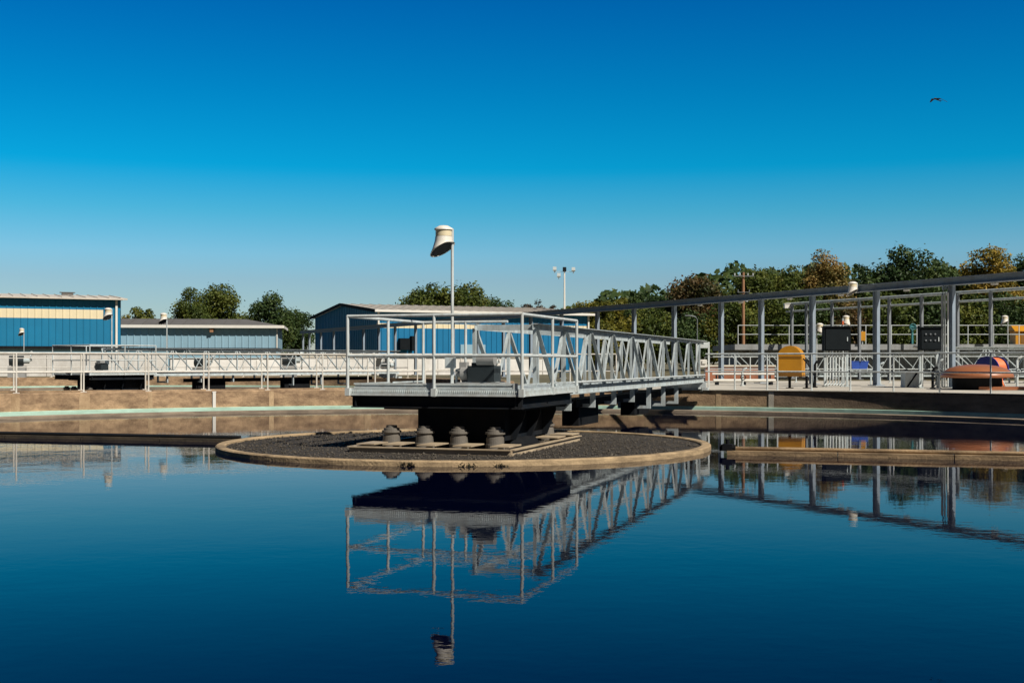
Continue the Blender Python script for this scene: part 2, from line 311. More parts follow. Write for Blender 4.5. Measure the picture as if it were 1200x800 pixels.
# ------------------------------------------------------------------ gravel islands
CI = Vector((-.80, 20.95, 0))
def make_island(c, label, seed=3):
    t = empty('gravel_island', c, label, 'island', 'gravel islands in the tanks')
    q = MB(); q.lathe((0, 0, 0), [(3.98, -.2), (3.98, .065), (4.0, .078), (4.12, .078), (4.14, .062), (4.16, -.3)], 120, smooth=False); q.build('rim', M['rim'], t)
    random.seed(seed); q = MB(); nr, ns = 26, 90; vs = []; fs = []
    for i in range(nr):
        for k in range(ns):
            r = 3.985*(i+.02)/(nr-1); a = 2*math.pi*k/ns
            vs.append((r*math.cos(a), r*math.sin(a), .040+random.uniform(-.008, .012)+.006*math.sin(r*2+a)))
    for i in range(nr-1):
        for k in range(ns): fs.append((i*ns+k, i*ns+(k+1) % ns, (i+1)*ns+(k+1) % ns, (i+1)*ns+k))
    q.add(vs, fs); q.build('gravel_bed', M['gravel'], t)
    q = MB(); oc = [Vector(v) for v in ((1, 0, 0), (-1, 0, 0), (0, 1, 0), (0, -1, 0), (0, 0, 1), (0, 0, -1))]
    of = [(0, 2, 4), (2, 1, 4), (1, 3, 4), (3, 0, 4), (2, 0, 5), (1, 2, 5), (3, 1, 5), (0, 3, 5)]
    for _ in range(6500):
        r = 3.93*math.sqrt(random.random()); a = random.uniform(0, 2*math.pi); s = random.uniform(.008, .022)*(1.6 if random.random() < .05 else 1)
        m = Matrix.Rotation(random.uniform(0, 6), 3, 'Z') @ Matrix.Rotation(random.uniform(0, 3), 3, 'X')
        c0 = Vector((r*math.cos(a), r*math.sin(a), .045+s*.25))
        q.add([c0+m @ Vector((v.x*s*random.uniform(.7, 1.2), v.y*s*random.uniform(.7, 1.2), v.z*s*.7)) for v in oc], of)
    o = q.build('gravel_stones', M['stone'], t); o['kind'] = 'stuff'
    return t
island1 = make_island(CI, 'round dark gravel island with tan concrete rim in the middle of the near tank')
copy_tree(island1, C2, 1.0, 'round gravel island half hidden behind the near tank wall in the second tank')

# algae tufts and stains caught on the rim of the near island
def algae(px, seed):
    random.seed(seed); p = ring_hit(px, CI, 4.155, False); q = MB()
    for _ in range(60):
        s = random.uniform(.008, .022); c0 = Vector((random.gauss(0, .06), random.uniform(-.012, .02), abs(random.gauss(0, .025))))
        m = Matrix.Rotation(random.uniform(0, 6), 3, 'Z') @ Matrix.Rotation(random.uniform(0, 3), 3, 'X')
        q.add([c0+m @ Vector(v)*s for v in ((-1, -.4, 0), (1, -.4, 0), (.3, .8, .3))], [(0, 1, 2)])
    return q.build('algae_tuft', M['algae'], None, (p.x, p.y, 0))
M['algae'] = mat('dark_algae', (.035, .032, .016), .95, .4, 12)
for px, lb in ((548, 'dark algae tuft on the island rim under the third bearing pad'), (587, 'dark algae tuft on the island rim below the frame corner'),
               (478, 'small dark algae tuft on the island rim left of the other two')):
    tag(algae(px, px), lb, 'algae')

# trough walls across the water, either side of the island
td = Vector((.963, -.27, 0))
def trough(name, label, sgn, mat_, w=.22, h=.065):
    t = empty(name, C1+Vector((0, .75 if sgn < 0 else 0, 0)), label, 'trough wall'); q = MB(); a = td*sgn; nrm = Vector((-a.y, a.x, 0))
    for k in range(7):
        s0 = 4.22+k*1.66; s1 = s0+1.645
        q.bar(a*s0+Vector((0, 0, h/2-.2)), a*s1+Vector((0, 0, h/2-.2)), w, h+.4)
    q.build('wall', mat_, t)
    q = MB(); q.tube([a*4.3+Vector((0, 0, h+.03))+nrm*.05, a*15.6+Vector((0, 0, h+.03))+nrm*.05], .03, 8); q.build('pipe', M['dark_steel'] if sgn < 0 else mat_, t)
    if sgn > 0:
        q = MB(); q.box(a*4.22+Vector((0, 0, h+.05)), (.15, .16, .10), math.atan2(a.y, a.x)); q.tube([a*4.22+Vector((0, 0, h+.09)), a*4.22+Vector((0, 0, h+.17))], .03, 8); q.tube([a*4.10+Vector((0, 0, h+.04)), a*4.34+Vector((0, 0, h+.04))], .05, 8); q.build('valve_box', M['black_steel'], t)
    return t
M['beam_brown'] = mat('stained_brown_concrete', (.36, .25, .14), .9, .2, 2.2, .5, stain=(.09, .06, .035), st_amt=.85, st_scale=(1.3, 1.3, 8), fine=28)
M['wet_beam'] = mat('wet_blackened_concrete', (.045, .037, .028), .7, .35, 2.5, .4, stain=(.13, .095, .055), st_amt=.55, st_scale=(1, 1, 14))
trough('trough_wall', 'tan concrete trough wall crossing the water from the island to the right edge', 1, M['beam_brown'])
trough('trough_wall', 'dark wet trough wall crossing the water from the island to the left edge', -1, M['wet_beam'], .34, .055)
# gauge board
p = ring_hit(251, C1, RT-.03); q = MB(); q.box((0, 0, .34), (.09, .03, .46)); q.box((0, 0, .58), (.11, .04, .03)); tag(q.build('gauge_board', M['trim_white'], None, (p.x, p.y, 0)), 'narrow white upright board fixed to the tan tank wall, left of the island', 'gauge board').rotation_euler.z = ang(p, C1)+R(90)

# ------------------------------------------------------------------ bridge with platform
TH = R(18.2); PO = Vector((.135, 18.72, 0))
def e12(a, b): return Vector((PO.x+a*math.cos(TH)+b*math.sin(TH), PO.y-a*math.sin(TH)+b*math.cos(TH), 0))
W_, D_ = 2.86, 3.1; ZD = 1.02; ZR = 2.16; ZM = 1.53; XR, XL = -.2, -1.2; B0 = 1.3; BE = 18.15
def make_bridge(loc, rz, label, truss_only=False):
    t = empty('clarifier_bridge', loc, label, 'bridge', 'steel truss bridges over the tanks', rz)
    G, D = M['galv'], M['dark_steel']
    if not truss_only:
        q = MB(); q.box((-W_/2, D_/2, ZD-.02), (W_, D_, .04))
        q.build('platform_deck', G, t)
        # grating edge, channel skirt and toe boards
        for (x0, y0, x1, y1) in ((-W_, 0, 0, 0), (0, 0, 0, D_), (-W_, 0, -W_, D_)):
            p, r = Vector((x0, y0, 0)), Vector((x1, y1, 0)); u = (r-p).normalized(); nn = Vector((u.y, -u.x, 0))
            if x0 == -W_ and x1 == -W_: nn = -nn
            q = MB(); L = (r-p).length; k = .03
            while k < L: q.box(p+u*k+nn*.012+Vector((0, 0, ZD-.055)), (.012, .022, .05), math.atan2(u.y, u.x)); k += .035
            q.bar(p+Vector((0, 0, ZD-.055))-nn*.012, r+Vector((0, 0, ZD-.055))-nn*.012, .02, .062)
            q.bar(p+u*-.02+Vector((0, 0, ZD-.10))+nn*.015, r+u*.02+Vector((0, 0, ZD-.10))+nn*.015, .05, .034); q.build('grating_edge', M['galv_pale'], t)
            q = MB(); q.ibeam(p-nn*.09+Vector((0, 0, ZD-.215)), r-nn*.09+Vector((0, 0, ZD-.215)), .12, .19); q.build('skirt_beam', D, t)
        q = MB()
        for i in range(5): q.bar((-W_+.2+i*.6, .15, ZD-.13), (-W_+.2+i*.6, D_-.05, ZD-.13), .08, .14)
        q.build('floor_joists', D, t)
        for x0, x1 in ((-W_+.06, -1.46), (-1.40, -.06)):
            q = MB(); q.bar((x0, .02, ZD+.07), (x1, .02, ZD+.07), .02, .026); q.bar((x0, .05, ZD+.04), (x1, .05, ZD+.04), .008, .04); q.bar((x0, .02, ZD+.012), (x1, .02, ZD+.012), .02, .020)
            q.box((x1-.03, .012, ZD+.04), (.07, .02, .09)); q.build('toe_board', M['galv_pale'], t)
        for y0, y1 in ((.08, D_/2-.06), (D_/2+.06, D_-.08)):
            for x in (-.03, -W_+.03):
                q = MB(); q.bar((x, y0, ZD+.065), (x, y1, ZD+.065), .012, .022); q.build('toe_board', G, t)
        for x, y in ((-W_, 0), (-W_*.493, 0), (0, 0), (0, D_*.52), (0, D_), (-W_, D_*.5), (-W_, D_), (-W_*.72, D_)):
            ex = .03 if x == 0 else -.03 if x == -W_ else 0
            ey = -.035 if y == 0 else .03 if y == D_ else 0
            q = MB(); q.tube([(x+ex, y+ey, ZD-.13), (x+ex, y+ey, ZR+.01)], .026, 10); q.box((x+ex*.8, y+ey*.8, ZD-.06), (.08, .08, .12)); q.build('post', M['galv_pale'], t)
        for z, nm in ((ZR, 'top_rail'), (ZM, 'mid_rail')):
            for pts in ([(-W_-.03, -.035), (.03, -.035)], [(.03, -.035), (.03, D_+.03)], [(-W_-.03, -.035), (-W_-.03, D_+.03)], [(-W_-.03, D_+.03), (XL-.05, D_+.03)]):
                q = MB(); q.tube([(x, y, z) for x, y in pts], .025, 10); q.build(nm, M['galv_pale'], t)
    # two trusses
    PL = 1.78; nP = 9; zt, zb = 2.06, ZD-.09
    for x in (XR, XL):
        sg = 1 if x == XR else -1; o = Vector((sg, 0, 0))
        q = MB(); q.bar((x+sg*.045, B0-.05, zt-.006), (x+sg*.045, BE, zt-.006), .13, .012); q.bar((x, B0-.05, zt-.056), (x, BE, zt-.056), .012, .085); q.build('top_chord', G, t)
        q = MB(); q.ibeam((x, B0-.05, zb), (x, BE, zb), .10, .16, .016); q.build('bottom_chord', G, t)
        def member(p, r, w, leg, name, lw=.045):                               # flat leg in the truss plane, other leg standing outward along one edge
            p, r = Vector(p), Vector(r); d = (r-p).normalized(); nrm = o.cross(d); nrm = nrm if nrm.z > 0 or (abs(nrm.z) < .05 and nrm.y > 0) else -nrm
            q = MB(); q.bar(p, r, w, .010, up=o); e = nrm*(leg*(w/2-.005))+o*(lw/2+.0055); q.bar(p+e, r+e, .010, lw, up=o); q.build(name, G, t)
        for i in range(nP+1):
            y = B0+i*PL
            member((x, y, zb+.08), (x, y, zt-.07), .05, -1, 'vertical')
            if i < nP:
                member((x+sg*.013, y+.07, zt-.07), (x+sg*.013, y+PL*.62, zb+.09), .045, -1, 'diagonal', .055)
                member((x-sg*.013, y+PL*.62, zb+.09), (x-sg*.013, y+PL-.06, zt-.08), .03, 1, 'diagonal', .03)
                q = MB(); q.box((x+sg*.028, y+PL*.67, zb+.12), (.010, .16, .10)); q.build('gusset', G, t)
    # portal frames
    for y in (B0, B0+2*PL):
        q = MB(); q.bar((XL, y+.06, zt-.06), (XR, y+.06, zt-.06), .07, .09); q.build('portal', G, t)
    # walkway grating of separate slats
    q = MB(); y0 = (D_+.03) if not truss_only else B0; x = XL+.07
    while x < XR-.04: q.box((x, (y0+BE)/2, ZD-.02), (.022, BE-y0, .04)); x += .066
    y = y0+.1
    while y < BE: q.box(((XR+XL)/2, y, ZD-.045), (abs(XR-XL)-.1, .02, .008)); y += .9
    q.build('walkway_grating', G, t)
    # trough hung below in u-shaped hangers
    for i in range(2, nP):
        y = B0+i*PL-.9; zlo = .54 if i < 6 else .33
        q = MB(); q.box((XR-.15, y, (zb-.085+zlo)/2), (.10, .05, zb-.085-zlo)); q.box((XL+.15, y, (zb-.085+zlo)/2), (.10, .05, zb-.085-zlo))
        q.box((XR-.36, y, zlo+.035), (.31, .05, .07)); q.box((XL+.36, y, zlo+.035), (.31, .05, .07)); q.build('hanger', G, t)
    q = MB(); q.box(((XL+XR)/2-.05, (B0+2.2*PL+BE)/2-.8, .63), (.40, BE-B0-2.2*PL-1.6, .16)); q.box(((XL+XR)/2-.1, 6.5, .36), (.34, 1.6, .379)); q.box(((XL+XR)/2-.1, 11.6, .36), (.34, 1.6, .379)); q.build('hung_trough', M['black_steel'], t)
    if not truss_only:
        # pivot housing under the platform
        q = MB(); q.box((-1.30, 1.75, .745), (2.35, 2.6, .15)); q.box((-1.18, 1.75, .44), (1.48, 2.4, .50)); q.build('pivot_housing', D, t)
        q = MB(); q.lathe((-1.28, 1.6, 0), [(0, .21), (.95, .21), (1.0, .16), (1.05, .10), (1.05, .06)], 28); q.build('pivot_column', M['black_steel'], t)
        for y in (.85, 1.7, 2.6):
            q = MB(); q.add([(-.44, y-.02, .67), (-.20, y-.02, .67), (-.20, y-.02, .60), (-.36, y-.02, .19), (-.44, y-.02, .19), (-.44, y+.02, .67), (-.20, y+.02, .67), (-.20, y+.02, .60), (-.36, y+.02, .19), (-.44, y+.02, .19)],
                [(4, 3, 2, 1, 0), (5, 6, 7, 8, 9), (0, 1, 6, 5), (1, 2, 7, 6), (2, 3, 8, 7), (3, 4, 9, 8), (4, 0, 5, 9)]); q.build('pivot_rib', D, t)
    q = MB(); q.tube([(XR+.10, B0+2, ZD+.05), (XR+.10, BE-.4, ZD+.05)], .022, 6); q.build('conduit', M['galv_pale'], t)
    if not truss_only:
        q = MB(); q.box((-1.9, 1.95, ZD+.42), (.16, .12, .22)); q.tube([(-1.9, 1.98, ZD+.31), (-1.9, 1.98, ZD+.02), (-1.5, 1.98, ZD+.02)], .016, 6); q.build('junction_box', M['galv_pale'], t)
        q = MB(); q.tube([(XL-.30, 1.2, ZD+.01), (XL-.30, 1.2, ZD+.22), (XL-.12, 1.2, ZD+.30), (XL-.05, 1.35, ZD+.30)], .02, 8); q.tube([(XL-.42, 1.5, ZD+.01), (XL-.42, 1.5, ZD+.28), (XL-.2, 1.5, ZD+.33)], .02, 8); q.build('grease_line', M['galv_pale'], t)
    # end seat
    q = MB(); q.box(((XL+XR)/2, BE-.30, .78), (1.25, .10, .16)); q.bar((XR-.05, BE-.35, .70), (XR-.05, BE-.1, WT+.01), .08, .08); q.bar((XL+.05, BE-.35, .70), (XL+.05, BE-.1, WT+.01), .08, .08); q.box(((XL+XR)/2, BE-.05, WT+.05), (1.3, .25, .08)); q.build('end_seat', M['galv_pale'], t)
    return t
bridge1 = make_bridge(PO, -TH, 'large grey steel truss bridge with railed platform standing over the gravel island')

def make_base(loc, rz, label):
    t = empty('bearing_base', loc, label, 'base frame', 'bearing frames on the gravel islands', rz)
    x0, x1, y0, y1 = -2.60, .03, -.55, 3.3; z = .145
    for p, r in (((x0, y0), (x1, y0)), ((x1, y0), (x1, y1)), ((x0, y0), (x0, y1)), ((x0, y1), (x1, y1))):
        d = (Vector((*r, 0))-Vector((*p, 0))).normalized()*.06
        q = MB(); q.bar(Vector((*p, z-.02))+d*0, Vector((*r, z-.02)), .10, .016); q.bar(Vector((*p, z-.075)), Vector((*r, z-.075)), .03, .09); q.build('frame_beam', M['frame_top'], t)
    for x in (-2.25, -1.68, -1.10, -.50):
        q = MB(); q.lathe((x, .25, 0), [(0, .425), (.085, .425), (.09, .385), (.125, .38), (.128, .345), (.155, .342), (.157, .312), (.125, .305), (.125, .265), (.14, .26), (.142, .16), (.155, .155), (.155, .07)], 28, smooth=False); q.build('bearing_pad', M['pad'], t)
    for x in (-2.25, -.50):
        q = MB(); q.lathe((x, 3.0, 0), [(0, .425), (.085, .425), (.09, .385), (.125, .38), (.128, .345), (.155, .342), (.157, .312), (.125, .305), (.14, .26), (.155, .155), (.155, .07)], 28, smooth=False); q.build('bearing_pad', M['pad'], t)
    for x in (-2.40, -1.96, -1.39, -.80, -.20):
        q = MB(); q.box((x, -.12, .160), (.30, .60, .018)); q.build('sole_plate', M['frame_top'], t)
    for y in (2.2, 3.1):
        q = MB(); q.box((-.18, y, .165), (.40, .5, .018)); q.build('sole_plate', M['frame_top'], t)
    return t
M['frame_top'] = mat('weathered_tan_steel', (.50, .40, .27), .6, .15, 4, stain=(.18, .13, .09), st_amt=.5)
make_base(PO, -TH, 'tan steel bearing frame with round grey pads resting on the near gravel island')
# second clarifier's bridge and base, turned
rz2 = R(-40)
off2 = Matrix.Rotation(rz2, 3, 'Z') @ Vector((-1.4, 1.5, 0)); PO2 = Vector((C2.x-off2.x, C2.y-off2.y, 0))
bridge2 = copy_tree(bridge1, PO2, rz2, 'second grey truss bridge with railed platform, seen small behind the left railing')
make_base(PO2, rz2, 'dark bearing pads and frame under the second bridge, behind the left railing')
# third bridge far right
p = at(1075, 49); make_bridge((p.x, p.y, .0), R(-93), 'grey truss walkway behind the orange dome cover, no platform', True)
p = at(824, 62); make_bridge((p.x+.5, p.y, -.15), R(-80), 'pale truss walkway behind the gantry columns, between bridge end and yellow hood', True)

# drive motor on platform
def make_motor(loc, rz, label):
    t = empty('drive_motor', loc, label, 'motor', 'bridge drive motors', rz)
    q = MB(); q.box((0, 0, .05), (.75, .5, .06)); q.box((-.3, 0, .012), (.1, .45, .024)); q.box((.3, 0, .012), (.1, .45, .024)); q.build('base_plate', M['motor_grey'], t)
    Mx = Matrix.Rotation(R(90), 3, 'Y')
    q = MB(); q.box((.02, 0, .22), (.46, .34, .26)); q.box((.02, 0, .375), (.34, .28, .05)); q.build('motor_body', M['motor'], t)
    q = MB(); q.tube([(-.05, -.12, .45), (.25, -.12, .45)], .10, 16); q.build('fan_cover', M['motor_grey'], t)
    q = MB(); q.tube([(-.24, 0, .22), (-.36, 0, .22)], .13, 16); q.tube([(-.36, 0, .22), (-.46, 0, .22)], .05, 12); q.box((-.33, 0, .36), (.12, .14, .1)); q.build('gearbox', M['motor_grey'], t)
    return t
pl = e12(-1.02, 1.15); make_motor((pl.x, pl.y, ZD+.002), -TH, 'dark drive motor with grey round cover on the near bridge platform')
d2 = Matrix.Rotation(rz2, 3, 'Z') @ Vector((-1.02, 1.15, 0)); make_motor((PO2.x+d2.x, PO2.y+d2.y, ZD+.002), rz2, 'dark drive motor on the second bridge platform')

def make_pump(loc, rz, label, s=1.0):
    t = empty('pump_unit', loc, label, 'pump', 'dark pump units before the block walls', rz)
    q = MB(); q.box((0, 0, .27*s), (.8*s, .6*s, .54*s)); q.build('plinth', M['concrete_grey'], t)
    q = MB(); q.tube([(-.35*s, 0, .80*s), (.3*s, 0, .80*s)], .24*s, 14); q.box((0, 0, .60*s), (.5*s, .3*s, .12*s)); q.build('motor_body', M['motor'], t)
    q = MB(); q.tube([(.3*s, 0, .8*s), (.55*s, 0, .8*s)], .14*s, 12); q.tube([(.55*s, 0, .8*s), (.62*s, 0, .8*s), (.62*s, 0, 1.15*s), (.62*s, .3*s, 1.2*s)], .07*s, 8); q.build('outlet_pipe', M['galv'], t)
    return t
for px_, d_, rz_, s_, lb_ in ((20, 73.5, .3, 1.25, 'dark pump unit on a plinth before the whitewashed wall, at the far left'), (236, 75.5, -.2, 1.1, 'dark pump unit on a plinth under the long shed, left of its wall lamp'),
        (338, 77, .2, 1.3, 'dark pump unit on a plinth below the right end of the long shed'), (572, 78, 0, 1.1, 'dark pump unit on a plinth seen through the platform railing'), (452, 78, .4, .9, 'small dark pump unit on a plinth below the left end of the central building')):
    make_pump(at(px_, d_, .55), rz_, lb_, s_)
# ------------------------------------------------------------------ hooded lamps
def make_hood_lamp(loc, label, hp=2.48, rz=0, group='white hooded lamps on thin poles'):
    t = empty('hooded_lamp', loc, label, 'lamp', group, rz)
    q = MB(); q.tube([(0, 0, 0), (0, 0, hp+.33)], .026, 10); q.box((0, 0, .012), (.14, .14, .024)); q.build('pole', M['galv_pale'], t)
    q = MB(); q.tube([(0, 0, hp+.2), (-.07, 0, hp+.24), (-.12, 0, hp+.24)], .016, 8); q.build('bracket', M['galv_pale'], t)
    N = 32; cx = -.15
    q = MB(); vs = []; fs = []
    prof = lambda k: [(cx+.145*math.cos(k), .145*math.sin(k), hp+.20), (cx+.155*math.cos(k), .155*math.sin(k), hp+.12),
                      (cx-.02+.175*math.cos(k), .17*math.sin(k), hp+.03+.05*math.cos(k)-.03*math.sin(k)), (cx-.02+.215*math.cos(k), .20*math.sin(k), hp-.02+.105*math.cos(k)-.075*math.sin(k)),
                      (cx-.02+.20*math.cos(k), .185*math.sin(k), hp-.018+.10*math.cos(k)-.07*math.sin(k))]
    for k in range(N): vs += prof(2*math.pi*k/N)
    for k in range(N):
        j = (k+1) % N
        for i in range(4): fs.append((5*k+i, 5*j+i, 5*j+i+1, 5*k+i+1))
    q.add(vs, fs, True); q.build('hood', M['white'], t)
    q = MB(); q.add([(cx-.02+.198*math.cos(2*math.pi*k/N), .183*math.sin(2*math.pi*k/N), hp-.012+.10*math.cos(2*math.pi*k/N)-.07*math.sin(2*math.pi*k/N)) for k in range(N)], [tuple(range(N))]); q.build('lens', M['white_dark'], t)
    q = MB(); q.lathe((cx, 0, 0), [(.14, hp+.205), (.14, hp+.31)], 28); q.build('neck', M['cream'], t)
    q = MB(); q.lathe((cx, 0, 0), [(.16, hp+.312), (.16, hp+.338), (.135, hp+.352), (.08, hp+.385), (0, hp+.395)], 28); q.lathe((cx, 0, 0), [(0, hp+.312), (.16, hp+.312)], 28); q.build('cap', M['white'], t)
    return t
lamp_p = e12(-1.9, 2.04)
lamp1 = make_hood_lamp((lamp_p.x, lamp_p.y, ZD+.002), 'large white hooded lamp on tall thin pole standing on the near bridge platform', 2.38)
def lamp(px, py_top, d, z0, label, rz=0):
    hp = zat(py_top, d)-z0-.41
    p = at(px, d, z0); return make_hood_lamp(p, label, hp, rz)
lamp(131, 360, 52.5, ZD, 'white hooded lamp in front of the cream stripe of the left blue building')
lamp(195.5, 366, 57, .61, 'white hooded lamp standing before the long faded-blue shed')
lamp(28, 384, 84, .56, 'small white hooded lamp low against the bright blue siding at the far left')
lamp(1036, 367, 64, .56, 'x') if False else None
lamp(988, 369, 60, .60, 'white hooded lamp above the dark cabinet between two gantry columns', R(180))
lamp(1181, 369, 64, .60, 'white hooded lamp beside the small yellow shed, below the olive-yellow tree', R(0))
lamp(957, 378, 58, .60, 'white hooded lamp close behind the column just left of the dark cabinet', R(180))

# ------------------------------------------------------------------ gantry
GV = Vector((-.4397, .8981, 0)); G0 = Vector((13.05, 44, 0))
def gpt(px, p0=G0, v=GV):       # point of the gantry line seen at px
    k = (px-600)/F; s = (k*p0.y-p0.x)/(v.x-k*v.y); return p0+v*s
def make_gantry():
    t = empty('overhead_gantry', (G0.x, G0.y, .60), 'long pale blue steel gantry with overhead beam, crossing behind the bridge to the right edge', 'gantry')
    gz = math.atan2(GV.y, GV.x); zb = 3.98-.60
    cols = [355, 362.5, 376, 391, 408, 426, 444, 463, 487, 531, 560, 590, 622, 658, 700, 743, 790, 845, 892, 952, 1027, 1115, 1222, 1350]
    for px in cols:
        p = gpt(px)-G0; q = MB(); M3 = Matrix.Identity(3)
        gx = Vector((-GV.y, GV.x, 0)); z0, z1 = Vector((0, 0, .03)), Vector((0, 0, zb))
        q.box((p.x, p.y, (zb+.03)/2), (.184, .016, zb-.03), gz)
        for sg in (-1, 1): q.box((p.x+sg*GV.x*.101, p.y+sg*GV.y*.101, (zb+.03)/2), (.016, .14, zb-.03), gz)
        q.box((p.x, p.y, .015), (.42, .42, .03), gz); q.build('column', M['blue_steel'], t)
    pa, pb = gpt(352)-G0, gpt(1400)-G0
    pts = [352, 444, 590, 743, 892, 1027, 1222, 1400]
    for a, b_ in zip(pts[:-1], pts[1:]):
        p, r = gpt(a)-G0, gpt(b_)-G0; d = (r-p).normalized()*.012
        q = MB(); q.ibeam(p+d+Vector((0, 0, zb+.14)), r-d+Vector((0, 0, zb+.14)), .30, .26, .024); q.build('beam', M['blue_steel'], t)
    nn = Vector((GV.y, -GV.x, 0))
    for px in (820, 868, 925, 985, 1062, 1165):
        p = gpt(px)-G0+nn*.02; q = MB(); q.box((p.x, p.y, zb-.045), (.22, .10, .06), gz); q.box((p.x, p.y, zb-.005), (.06, .06, .024)); q.build('light_fixture', M['trim_white'], t)
    # conduits strapped to the thick column
    for k, px in enumerate((1104, 1107, 1110.5)):
        p = gpt(px)-G0; q = MB(); q.tube([(p.x-.1, p.y-.3, .03), (p.x-.1, p.y-.3, zb-.35+.05*k), (p.x-.02, p.y-.2, zb-.1+.02*k), (p.x+.02, p.y-.05, zb-.02)], .03+.012*(k == 0), 8); q.build('conduit', M['galv_pale'], t)
    return t
make_gantry()
pg = gpt(1003); pgz = .60+3.98-.60-.02; pg = pg+Vector((-.05, -.32, 0))
make_hood_lamp((pg.x, pg.y, pgz), 'large white hooded lamp fixed on top of the blue gantry beam', .02, 0)

# second, thinner pipe rack behind
def make_rack():
    P0 = at(1005, 60); V = Vector((-.4397, .8981, 0))
    t = empty('pipe_rack', (P0.x, P0.y, .60), 'thin grey pipe rack on slender columns behind the blue gantry', 'pipe rack')
    def gp(px): k = (px-600)/F; s = (k*P0.y-P0.x)/(V.x-k*V.y); return V*s
    zt = 4.45-.60
    for px in (928, 945, 975, 1007, 1042, 1080, 1122, 1161, 1205, 1260):
        p = gp(px); q = MB(); q.box((p.x, p.y, zt/2), (.12, .12, zt), math.atan2(V.y, V.x)); q.box((p.x, p.y, .012), (.3, .3, .024), math.atan2(V.y, V.x)); q.build('column', M['dull_rail'], t)
    for dz, r in ((.06, .07), (-.33, .05)):
        q = MB(); q.tube([gp(922)+Vector((0, .12, zt+dz)), gp(1300)+Vector((0, .12, zt+dz))], r, 8); q.build('pipe', M['galv'], t)
    p = gp(924); q = MB(); q.box((p.x-.05, p.y, zt-.05), (.34, .3, .22)); q.box((p.x-.05, p.y, zt+.075), (.4, .36, .03)); q.build('floodlight', M['trim_white'], t)
    return t
make_rack()

# ------------------------------------------------------------------ raised tanks, low walls
def make_raised():
    p0 = at(866, 66, .55); L = 24.0
    t = empty('raised_tank', p0, 'long raised grey concrete tank with walkway slab and railing, behind the gantry on the right', 'raised tank')
    zt = zat(403.5, 66)-.55
    q = MB(); q.box((L/2, 3, (zt-.3)/2), (L, 5.6, zt-.3)); q.build('tank_wall', M['concrete_grey'], t)
    q = MB(); q.box((L/2, 2.6, zt-.15), (L+.8, 7.2, .295)); q.build('walkway_slab', M['concrete_grey'], t)
    for i in range(11):
        x = .6+i*2.3; q = MB(); q.bar((x, .19, zt-.42), (x, -.85, zt-.32), .18, .16); q.box((x, .14, (zt-.5)/2), (.3, .1, zt-.5)); q.build('bracket', M['concrete_grey'], t)
    n_ = 18
    for i in range(n_+1):
        x = -.2+i*(L+.4)/n_; q = MB(); q.tube([(x, -.8, zt), (x, -.8, zt+1.0)], .025, 6); q.build('post', M['galv_pale'], t)
    for z in (1.0, .52):
        q = MB(); q.tube([(-.2, -.8, zt+z), (L+.2, -.8, zt+z)], .022, 6); q.build('rail', M['galv_pale'], t)
    q = MB(); q.box((L/2, -.84, zt-.145), (L+.82, .06, .20)); q.build('kick_band', M['galv_pale'], t)
    return t
make_raised()
p0 = at(826, 57, .56); q = MB(); L = 3.2
q.box((L/2, 0, .34), (L, .3, .68)); o = empty('brick_wall', p0, 'low red brick wall with pale coping behind the gantry columns', 'wall'); q.build('wall', M['brick'], o)
q = MB(); q.box((L/2, 0, .72), (L+.1, .4, .08)); q.build('coping', M['concrete_pale'], o)

# whitewashed low wall in front of the buildings
def long_wall(name, label, pa, pb, h, m, cap, cat='wall', z0=.5):
    pa, pb = Vector(pa), Vector(pb); d = pb-pa; L = d.length; t = empty(name, (pa.x, pa.y, z0), label, cat, None, math.atan2(d.y, d.x))
    q = MB(); q.box((L/2, 0, h/2), (L, .35, h))
    k = 2.0
    while k < L: q.box((k, -.2, h/2-.05), (.4, .05, h-.1)); k += 4.0
    q.build('wall', m, t); q = MB(); q.box((L/2, 0, h+.06), (L+.1, .5, .12)); q.build('coping', cap, t); return t
a, b_ = at(-120, 80), at(196, 80)
long_wall('block_wall', 'whitewashed block wall with pale blue coping below the bright blue building', a, b_, zat(414, 80)-.5, M['white_block'], M['pale_blue'])
a, b_ = at(199, 82), at(352, 86)
long_wall('block_wall', 'lower whitewashed block wall below the long faded-blue shed', a, b_, zat(420, 84)-.5, M['white_block'], M['pale_blue'])
a, b_ = at(354, 87), at(640, 92)
long_wall('block_wall', 'whitewashed block wall below the central blue building, seen through the platform railing', a, b_, zat(419, 88)-.5, M['white_block'], M['concrete_pale'])

# ------------------------------------------------------------------ buildings
def corr(mb, x0, x1, y, z0, z1, pitch=.52, dep=.05, flip=1):            # ribbed metal sheet facing -y
    vs = []; x = x0; pts = []
    while x < x1-1e-3:
        pts += [(x, 0), (min(x+pitch*.78, x1), 0), (min(x+pitch*.82, x1), dep), (min(x+pitch*.96, x1), dep)]; x += pitch
    pts.append((x1, 0)); n_ = len(pts)
    vs = [(px, y-dp*flip, z0) for px, dp in pts]+[(px, y-dp*flip, z1) for px, dp in pts]
    mb.add(vs, [(i, i+1, n_+i+1, n_+i) for i in range(n_-1)])
def ribbed_roof(mb, x0, x1, ya, za, yb, zb, th=.12, pitch=.9):
    mb.add([(x0, ya, za), (x1, ya, za), (x1, yb, zb), (x0, yb, zb), (x0, ya, za-th), (x1, ya, za-th), (x1, yb, zb-th), (x0, yb, zb-th)],
           [(0, 1, 2, 3), (7, 6, 5, 4), (0, 4, 5, 1), (1, 5, 6, 2), (2, 6, 7, 3), (3, 7, 4, 0)])
    x = x0+.2; d = Vector((0, yb-ya, zb-za)); 
    while x < x1: mb.bar((x, ya, za+.03), (x, yb, zb+.03), .06, .05); x += pitch
